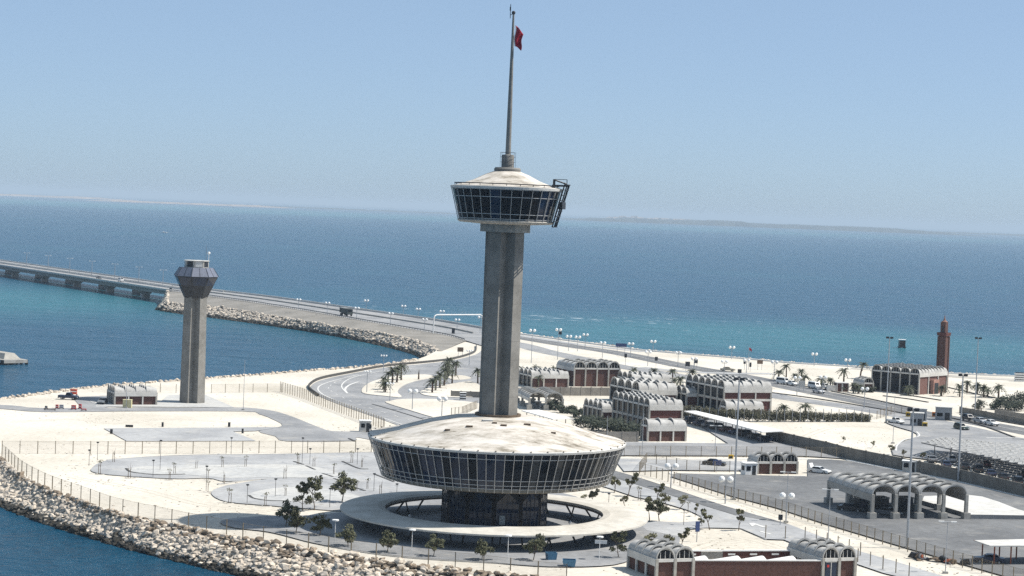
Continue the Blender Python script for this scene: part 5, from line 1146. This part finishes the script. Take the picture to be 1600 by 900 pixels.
def car(label, p, heading, kind='sedan', col='white', z=0, group=None, trunk=False, sc=1.0, name='car'):
    P = W(p[0], p[1], z + .06) if not isinstance(p, Vector) else p
    if isinstance(heading, tuple): q = W(heading[0], heading[1], z); heading = ang(P, q)
    body, cab, g, wh, hub, hl, tl, bp, lo = car_parts(kind, col)
    t = thing(name, label, {'van': 'van', 'pickup': 'pickup truck'}.get(kind, 'car'), P, heading, group, sc)
    b = link('body', body, t); link('cabin', cab, t)
    for k in g: link(k.name.split('.')[0], k, t)
    for x in (-1.42, 1.42):
        for y in (-.78, .78): o = link('wheel', wh, t, (x, y, .33)); link('hub_cap', hub, o)
    xf = max(a for a, c in lo) - .03; xr = min(a for a, c in lo) + .03
    for y in (-.58, .58): link('headlight', hl, t, (xf, y, .66)); link('tail_light', tl, t, (xr, y, .78))
    link('bumper', bp, t, (xf - .02, 0, .42)); link('bumper', bp, t, (xr + .02, 0, .42))
    if trunk: MB().add([(-1.5, -.75, 1.0), (-1.5, .75, 1.0), (-1.95, .75, 1.95), (-1.95, -.75, 1.95), (-1.55, -.75, 1.0), (-1.55, .75, 1.0), (-2.0, .75, 1.93), (-2.0, -.75, 1.93)], [(0, 1, 2, 3), (7, 6, 5, 4), (0, 4, 5, 1), (1, 5, 6, 2), (2, 6, 7, 3), (3, 7, 4, 0)]).build('boot_lid', PAINT[col], t)
    return t
car('white saloon with its boot lid raised on the apron', (1280, 740), (1320, 745), 'sedan', 'white', trunk=True)
car('black saloon parked beside the small car park sign', (1116, 728), (1150, 731), 'sedan', 'black')
car('dark saloon under the red-posted shelter', (1545, 880), (1500, 878), 'sedan', 'navy')
car('white pickup heading down the road left of the booths', (1399, 662), (1430, 667), 'pickup', 'white')
car('dark four-wheel drive on the yard right of the booths', (1502, 672), (1530, 678), 'wagon', 'green')
car('black car in the queue right of the lone booth', (1514, 657.5), (1540, 663), 'wagon', 'black'); car('silver-blue saloon in the queue right of the lone booth', (1532, 661), (1560, 667), 'sedan', 'silver'); car('white saloon last in the queue at the right', (1549, 664.5), (1580, 671), 'sedan', 'white')
car('pale saloon driving on the main road below the palms', (1279, 614), (1310, 620), 'sedan', 'silver'); car('pale saloon standing on the sand near the shore', (1137, 580), (1160, 581), 'sedan', 'beige')
car('white van behind the shore palms, left', (1223, 600), (1250, 604), 'van', 'white'); car('white saloon behind the shore palms', (1238, 602), (1260, 606), 'sedan', 'white'); car('white van beside the brick gatehouse palms', (1272, 607), (1300, 612), 'van', 'white'); car('white car left of the brick gatehouse', (1290, 608), (1310, 612), 'wagon', 'white')
car('dark pickup by the left shore with red machine behind', (107, 624), (140, 626), 'pickup', 'navy'); car('grey saloon at the arched side of the guard house', (160, 631), (150, 636), 'sedan', 'grey')
bx = lambda u, o: A0 + bd * along(u) + bn * o
for u, o_, k, c, lab in ((138, 6, 'sedan', 'black', 'dark saloon on the near deck of the bridge'), (165, 8.5, 'van', 'white', 'white van on the bridge ahead of the dark saloon')):
    p = bx(u, o_); p.z = 3.03; car(lab, p, math.atan2(-bd.y, -bd.x), k, c)
cols = ['black', 'navy', 'grey', 'black', 'maroon', 'blue', 'black', 'grey', 'navy', 'black']
for i, s in enumerate(np.linspace(.06, .93, 9)):
    a, b = W(1076, 660), W(1208, 693); p = a.lerp(b, s); p.z = .06 + ZL[0] * 0
    car('dark car under the long white shelter, number %s from its far end' % ['one', 'two', 'three', 'four', 'five', 'six', 'seven', 'eight', 'nine'][i], p, ang(a, b) + math.pi / 2 + .1, 'sedan' if i % 3 else 'wagon', cols[i], group='cars under the long shelter')
for i, (u, v, k, c) in enumerate([(1456, 722, 'sedan', 'grey'), (1486, 722.5, 'wagon', 'silver'), (1478, 730, 'sedan', 'navy'), (1507, 733, 'sedan', 'black'), (1528, 737, 'wagon', 'black'), (1548, 744, 'sedan', 'navy'), (1568, 750, 'sedan', 'black'), (1590, 757, 'wagon', 'black'), (1540, 730, 'sedan', 'maroon'), (1600, 746, 'sedan', 'black')]):
    car(['grey saloon at the left end of the shaded car park', 'pale estate parked behind the left end saloon', 'navy saloon second along the shaded car park wall', 'black saloon third along the shaded car park wall', 'black estate in the middle of the shaded car park', 'navy saloon right of the middle estate in the car park', 'black saloon sixth along the shaded car park wall', 'black estate at the right edge of the shaded car park', 'maroon saloon in the rear row of the car park', 'black saloon in the rear row at the right edge'][i], (u, v), (u - 14, v - 14), k, c, group='cars in the shaded car park')
car('dark saloon under the left bay of the ribbed canopy', (1330, 799), (1365, 803), 'sedan', 'black'); car('grey saloon under the second bay of the ribbed canopy', (1388, 806), (1420, 811), 'sedan', 'grey')
# tipper truck on the causeway
P = W(541, 493.5, 2.45); q = W(580, 500.5, 2.1)
tr = thing('tipper_truck', 'dark green cargo truck driving along the causeway', 'truck', P, ang(P, q)); tg = M('truck_green', (.045, .055, .05), .6, .15, 1)
MB().box(-4.2, 1.6, -1.25, 1.25, 1.25, 3.2).build('cargo_body', tg, tr); MB().box(-4.3, 1.7, -1.3, 1.3, 3.2, 3.35).build('cargo_top', M('tarpaulin', (.3, .31, .3), .8, .1, 1), tr); MB().box(1.75, 3.7, -1.2, 1.2, .8, 3.0).build('cab', tg, tr)
MB().box(3.7, 3.73, -1.05, 1.05, 1.9, 2.8).build('windscreen', glass_dk, tr); MB().box(2.3, 3.3, -1.23, -1.21, 1.9, 2.7).build('side_window', glass_dk, tr); MB().box(-4.1, 3.6, -.5, .5, .7, 1.2).build('chassis', steel_dk, tr)
wm = MB().tube((0, -.2, 0), (0, .2, 0), .52, .52, 14).mesh('wheel', tyre_m)
for x in (-3.2, -2.0, 2.7):
    for y in (-1.0, 1.0): link('wheel', wm, tr, (x, y, .52))

# ================================================================ SMALL THINGS
ga, gb = W(677, 521, 1.0), W(753, 522, .5); gt = thing('sign_gantry', 'white tubular arch gantry spanning the causeway road', 'gantry', ga, ang(ga, gb)); L = (gb - ga).length; gh_ = 7.2
MB().path([(0, 0, 0), (0, 0, gh_ - 1.2)], .24, 8).build('leg', white_m, gt); MB().path([(L, 0, -.5), (L, 0, gh_ - 1.2)], .24, 8).build('leg', white_m, gt)
MB().path([(0, 0, gh_ - 1.2), (.4, 0, gh_ - .45), (1.2, 0, gh_), (L - 1.2, 0, gh_), (L - .4, 0, gh_ - .45), (L, 0, gh_ - 1.2)], .24, 8).build('beam', white_m, gt)
for i in range(9):
    x = L * (.22 + .07 * i); MB().tube((x, 0, gh_), (x, 0, gh_ + 1.0), .05, .05, 4).build('bracket', pole_m, gt)
def sign(label, u, v, w, h, z, mat, rz=0, posts=2, name='road_sign', back=None):
    t = thing(name, label, 'sign', W(u, v), rz); MB().box(-w / 2, w / 2, -.06, .06, z, z + h).build('panel', mat, t)
    for x in ((-w * .35, w * .35) if posts == 2 else (0,)): MB().tube((x, .1, 0), (x, .1, z + h * .8), .07, .07, 6).build('post', pole_m, t)
    MB().box(-w / 2 - .04, w / 2 + .04, .062, .12, z + h * .45, z + h * .55).build('brace', pole_m, t)
    return t
sign('wide blue road sign on tall posts against the sea', 970, 556, 3.9, 1.2, 3.2, sign_bl, R(5)); sign('brown sign board inside the slip road bend', 719, 557, 2.0, 1.5, 1.6, M('brown_sign', (.18, .12, .08), .7, .15, 1)); sign('dark sign board under the gantry', 708, 524, 1.2, 2.2, .6, steel_dk, 0, 1)
sign('small square road sign on the shore right of the shaft', 875, 534, 1.2, 1.2, 2.8, steel_dk, 0, 1); sign('dark sign on a pole left of the brick hall palms', 977, 571, .9, 1.3, 2.6, steel_dk, 0, 1); sign('dark sign board above the low block palms', 1025, 572, 1.0, 1.3, 1.8, steel_dk, 0, 1)
sign('dark double sign board beside the main road', 1074, 580, 1.6, 1.5, 1.6, steel_dk, .3, 2); sign('second dark sign board beside the main road', 1087, 574, 1.3, 1.5, 1.4, steel_dk, .3, 2); sign('dark signal head above the terminal vaults', 1155, 596, 1.2, 1.2, 2.6, steel_dk, 0, 1); sign('dark road sign left of the red flag', 1163, 578, .8, 1.6, 2.0, steel_dk, 0, 1)
sign('tall dark sign right of the flag pole', 1172, 581, .7, 1.5, 1.6, steel_dk, 0, 1); sign('square brown notice on the shore sand', 1187, 578, 1.9, 1.3, 2.0, M('brown_sign', (.18, .12, .08), .7, .15, 1)); sign('pale sign panel at the roadside below the palms', 1252, 611, 1.9, 1.9, 1.2, conc_white, 0, 2)
sign('black sign on a post in the small car park', 1120, 737, 1.8, 1.0, 1.3, sign_bl, .3, 1); sign('dark sign on a post beside the pale kiosk', 577, 677, .9, 1.0, 1.0, steel_dk, 0, 1); sign('small dark sign on the drive verge', 1219, 822, .7, .9, 1.0, steel_dk, 0, 1); sign('blue parking sign post behind the left pavilion', 1089, 847, .7, 1.6, 1.6, sign_bl, .4, 1)
fp = thing('flag_pole', 'thin flag pole on the shore sand', 'flag pole', W(1169, 578)); MB().tube((0, 0, 0), (0, 0, 7.6), .09, .06, 6).build('pole', pole_m, fp)
f2 = MB().add([(.05, 0, 7.5), (.5, .1, 7.3), (.9, -.05, 6.9), (.9, 0, 6.0), (.5, .08, 6.4), (.05, 0, 6.5)], [(0, 1, 4, 5), (1, 2, 3, 4)]).build('flag', flag_red); f2.location = W(1169, 578); tag(f2, 'small dark red flag on the thin shore pole', 'flag'); sm = f2.modifiers.new('t', 'SOLIDIFY'); sm.thickness = .03
def skip(label, u, v, rz, w=2.2, d=1.4, h=1.25):
    t = thing('waste_bin', label, 'bin', W(u, v), rz); a, b = w / 2, d / 2
    MB().add([(-a * .85, -b * .85, .15), (a * .85, -b * .85, .15), (a * .85, b * .85, .15), (-a * .85, b * .85, .15), (-a, -b, h), (a, -b, h), (a, b, h), (-a, b, h), (-a + .08, -b + .08, h), (a - .08, -b + .08, h), (a - .08, b - .08, h), (-a + .08, b - .08, h), (-a * .8, -b * .8, .3), (a * .8, -b * .8, .3), (a * .8, b * .8, .3), (-a * .8, b * .8, .3)],
        [(0, 1, 5, 4), (1, 2, 6, 5), (2, 3, 7, 6), (3, 0, 4, 7), (4, 5, 9, 8), (5, 6, 10, 9), (6, 7, 11, 10), (7, 4, 8, 11), (8, 9, 13, 12), (9, 10, 14, 13), (10, 11, 15, 14), (11, 8, 12, 15), (12, 13, 14, 15), (0, 3, 2, 1)]).build('tub', blue_m, t)
    for s in (-1, 1): MB().box(s * a * .9 - .08, s * a * .9 + .08, -.06, .06, h * .55, h * .7).build('lifting_pin', steel_dk, t); MB().tube((s * a * .7, -.4, .12), (s * a * .7, .4, .12), .12, .12, 8).build('wheel', tyre_m, t)
skip('blue waste bin behind, tilted beside the kerb', 861, 876, .3, 1.5, 1.2, 1.2); skip('darker blue waste bin nearer the shore fence', 889, 886, .0, 1.9, 1.3, 1.1)
cb_ = thing('cable_cabinet', 'cream cabinet in front of the guard house', 'cabinet', W(199, 637.5)); MB().box(-1.0, 1.0, -.6, .6, .1, 1.9).build('body', cream_m, cb_); MB().box(-1.05, 1.05, -.65, .65, 1.9, 2.0).build('lid', cream_m, cb_); MB().box(-.9, .9, -.5, .5, 0, .1).build('plinth', conc, cb_); MB().box(-.02, .02, -.62, -.605, .2, 1.8).build('door_gap', steel_dk, cb_)
def machine(label, u, v, col, w=1.1, h=1.2):
    t = thing('road_barrier', label, 'barrier', W(u, v)); MB().box(-w / 2, w / 2, -.3, .3, .25, h).build('body', col, t); MB().box(-w / 2 - .1, -w / 2 + .1, -.4, .4, 0, .25).box(w / 2 - .1, w / 2 + .1, -.4, .4, 0, .25).build('feet', steel_dk, t); MB().box(-w / 2 + .05, w / 2 - .05, -.32, -.301, h * .55, h * .7).build('stripe', white_m, t)
for u, v, c, w, h, lab in [(89, 639, red_m, .6, 1.0, 'left red barrel-like barrier at the service road'), (96, 639, grey_cab, .9, 1.0, 'grey block between the red barriers'), (115, 640.5, red_m, 1.0, 1.1, 'middle red barrier at the service road'), (125, 639.5, red_m, .6, 1.2, 'tall red barrier at the service road'), (131, 642, red_m, 1.0, .5, 'low red barrier right of the tall one'), (115, 617.5, M('orange_red', (.5, .07, .03), .6, .1, 1), 1.6, 1.5, 'orange-red machine behind the dark pickup'), (72, 639, steel_dk, .5, .7, 'small dark block left of the red barriers'), (78, 641.5, bark_m, 2.4, .4, 'low brown board lying at the service road')]:
    machine(lab, u, v, c, w, h)
for u, v, w, lab in [(202, 667.5, 1.6, 'dark drain box on the sand beyond the pale yard'), (174, 678, .5, 'small dark marker at the yard edge, left'), (254, 667, .4, 'small dark marker behind the pale yard'), (358, 667, .5, 'dark stake behind the pale yard'), (379, 677, .4, 'small marker at the sand notch')]:
    t = thing('marker', lab, 'marker', W(u, v)); MB().box(-w / 2, w / 2, -.2, .2, 0, .5 if w > 1 else 1.0).build('body', steel_dk, t); MB().box(-w / 2 - .05, w / 2 + .05, -.25, .25, 0, .08).build('base', conc, t)
# scrap pile by the apron fence
r = random.Random(9)
sp = thing('scrap_pile', 'pile of rusty scrap and dark junk inside the apron fence', 'scrap pile', W(1468, 878))
for i in range(16):
    w, d, h = r.uniform(.3, 1.1), r.uniform(.2, .8), r.uniform(.2, .9); o = MB().prism([(-w, -d), (w * .9, -d * .7), (w, d), (-w * .6, d)], 0, h, [(-w * .7, -d * .5), (w * .5, -d), (w * .6, d * .6), (-w, d * .7)]).build('scrap', r.choice([steel_dk, rust_m, bark_m, grey_cab]), sp, False)
    t_ = r.uniform(-4, 4); o.location = (t_, -t_ * .55 + r.uniform(-.7, .7), r.uniform(0, .25)); o.rotation_euler = (r.uniform(-.3, .3), r.uniform(-.3, .3), r.uniform(0, 3))
# jetty at the far left and sea marker
j0 = W(41, 562, -1.9); j1 = W(-60, 546, -1.9); jt = thing('jetty', 'grey concrete jetty end with fenders jutting from the left edge', 'jetty', Vector((j0.x, j0.y, .7)), ang(j0, j1)); jl = (j1 - j0).length
MB().box(0, jl, -.5, 7.5, -3.6, -2.6).build('deck', conc, jt)
MB().add([(3, .3, -2.59), (jl, .3, -2.59), (jl, 6, -2.59), (3, 6, -2.59), (4.5, 1.6, -.9), (jl, 1.6, -.9), (jl, 4.8, -.9), (4.5, 4.8, -.9)], [(0, 1, 5, 4), (1, 2, 6, 5), (2, 3, 7, 6), (3, 0, 4, 7), (4, 5, 6, 7)]).build('mound', M('jetty_block', (.36, .34, .30), .9, .15, .8), jt)
for i in range(9): MB().box(i * 3.2 + .5, i * 3.2 + 1.4, 7.4, 7.9, -6, -2.8).build('fender', tyre_m, jt); MB().box(i * 3.2 + .4, i * 3.2 + 1.5, -.9, -.45, -6, -2.8).build('fender', tyre_m, jt); MB().tube((i * 3.2 + 1, 3.5, -6.5), (i * 3.2 + 1, 3.5, -3.5), .6, .6, 8).build('pile', conc, jt)
cm_ = thing('channel_marker', 'reddish box-shaped channel marker with white top out at sea', 'marker', W(1409, 543.5, SEA_Z)); MB().box(-1.3, 1.3, -1.3, 1.3, .6, 3.3).build('cabin', brick_m, cm_); MB().box(-1.6, 1.6, -1.6, 1.6, 3.3, 3.7).build('top', white_m, cm_); MB().box(-1.6, 1.6, -1.6, 1.6, .2, .6).build('platform', steel_dk, cm_)
for x in (-1.2, 1.2):
    for y in (-1.2, 1.2): MB().tube((x, y, -3), (x, y, .3), .18, .18, 6).build('leg', steel_dk, cm_)
    MB().tube((x * 1.25, -1.5, .6), (x * 1.25, -1.5, 3.3), .06, .06, 4).build('rail', white_m, cm_)
bo = thing('speedboat', 'tiny white speedboat with wake far out on the left', 'boat', W(256, 364, SEA_Z), .2)
MB().add([(-4, -1.3, .0), (3, -1.3, 0), (6, 0, .5), (3, 1.3, 0), (-4, 1.3, 0), (-4, -1.5, 1.2), (3, -1.5, 1.3), (7, 0, 1.7), (3, 1.5, 1.3), (-4, 1.5, 1.2)], [(0, 1, 6, 5), (1, 2, 7, 6), (2, 3, 8, 7), (3, 4, 9, 8), (4, 0, 5, 9), (5, 6, 7, 8, 9)]).build('hull', white_m, bo); MB().box(-1, 1.5, -.9, .9, 1.2, 2.2).build('cabin', white_m, bo)
sh_ = thing('shore_kiosk', 'small white stacked kiosk on the shore at the right edge', 'kiosk', W(1593, 596)); 
for i in range(4): MB().box(-1.6, 1.6, -.9, .9, i * .75, i * .75 + .5).build('band', white_m, sh_); MB().box(-1.4, 1.4, -.7, .7, i * .75 + .5, i * .75 + .75).build('core', steel_dk, sh_)

# ---------------------------------------------------------------- air
hz = bpy.data.materials.new('haze_air'); hz.use_nodes = True; n, l = hz.node_tree.nodes, hz.node_tree.links
n.remove(n['Principled BSDF']); pv = n.new('ShaderNodeVolumePrincipled'); pv.inputs['Color'].default_value = (0.68, 0.83, 0.97, 1)
pv.inputs['Density'].default_value = 7.5e-5; pv.inputs['Anisotropy'].default_value = 0.0
l.new(pv.outputs[0], n['Material Output'].inputs['Volume'])
o = MB().box(-41000, 41000, -2600, 57000, SEA_Z - 2, 100).build('haze', hz); o['kind'] = 'stuff'
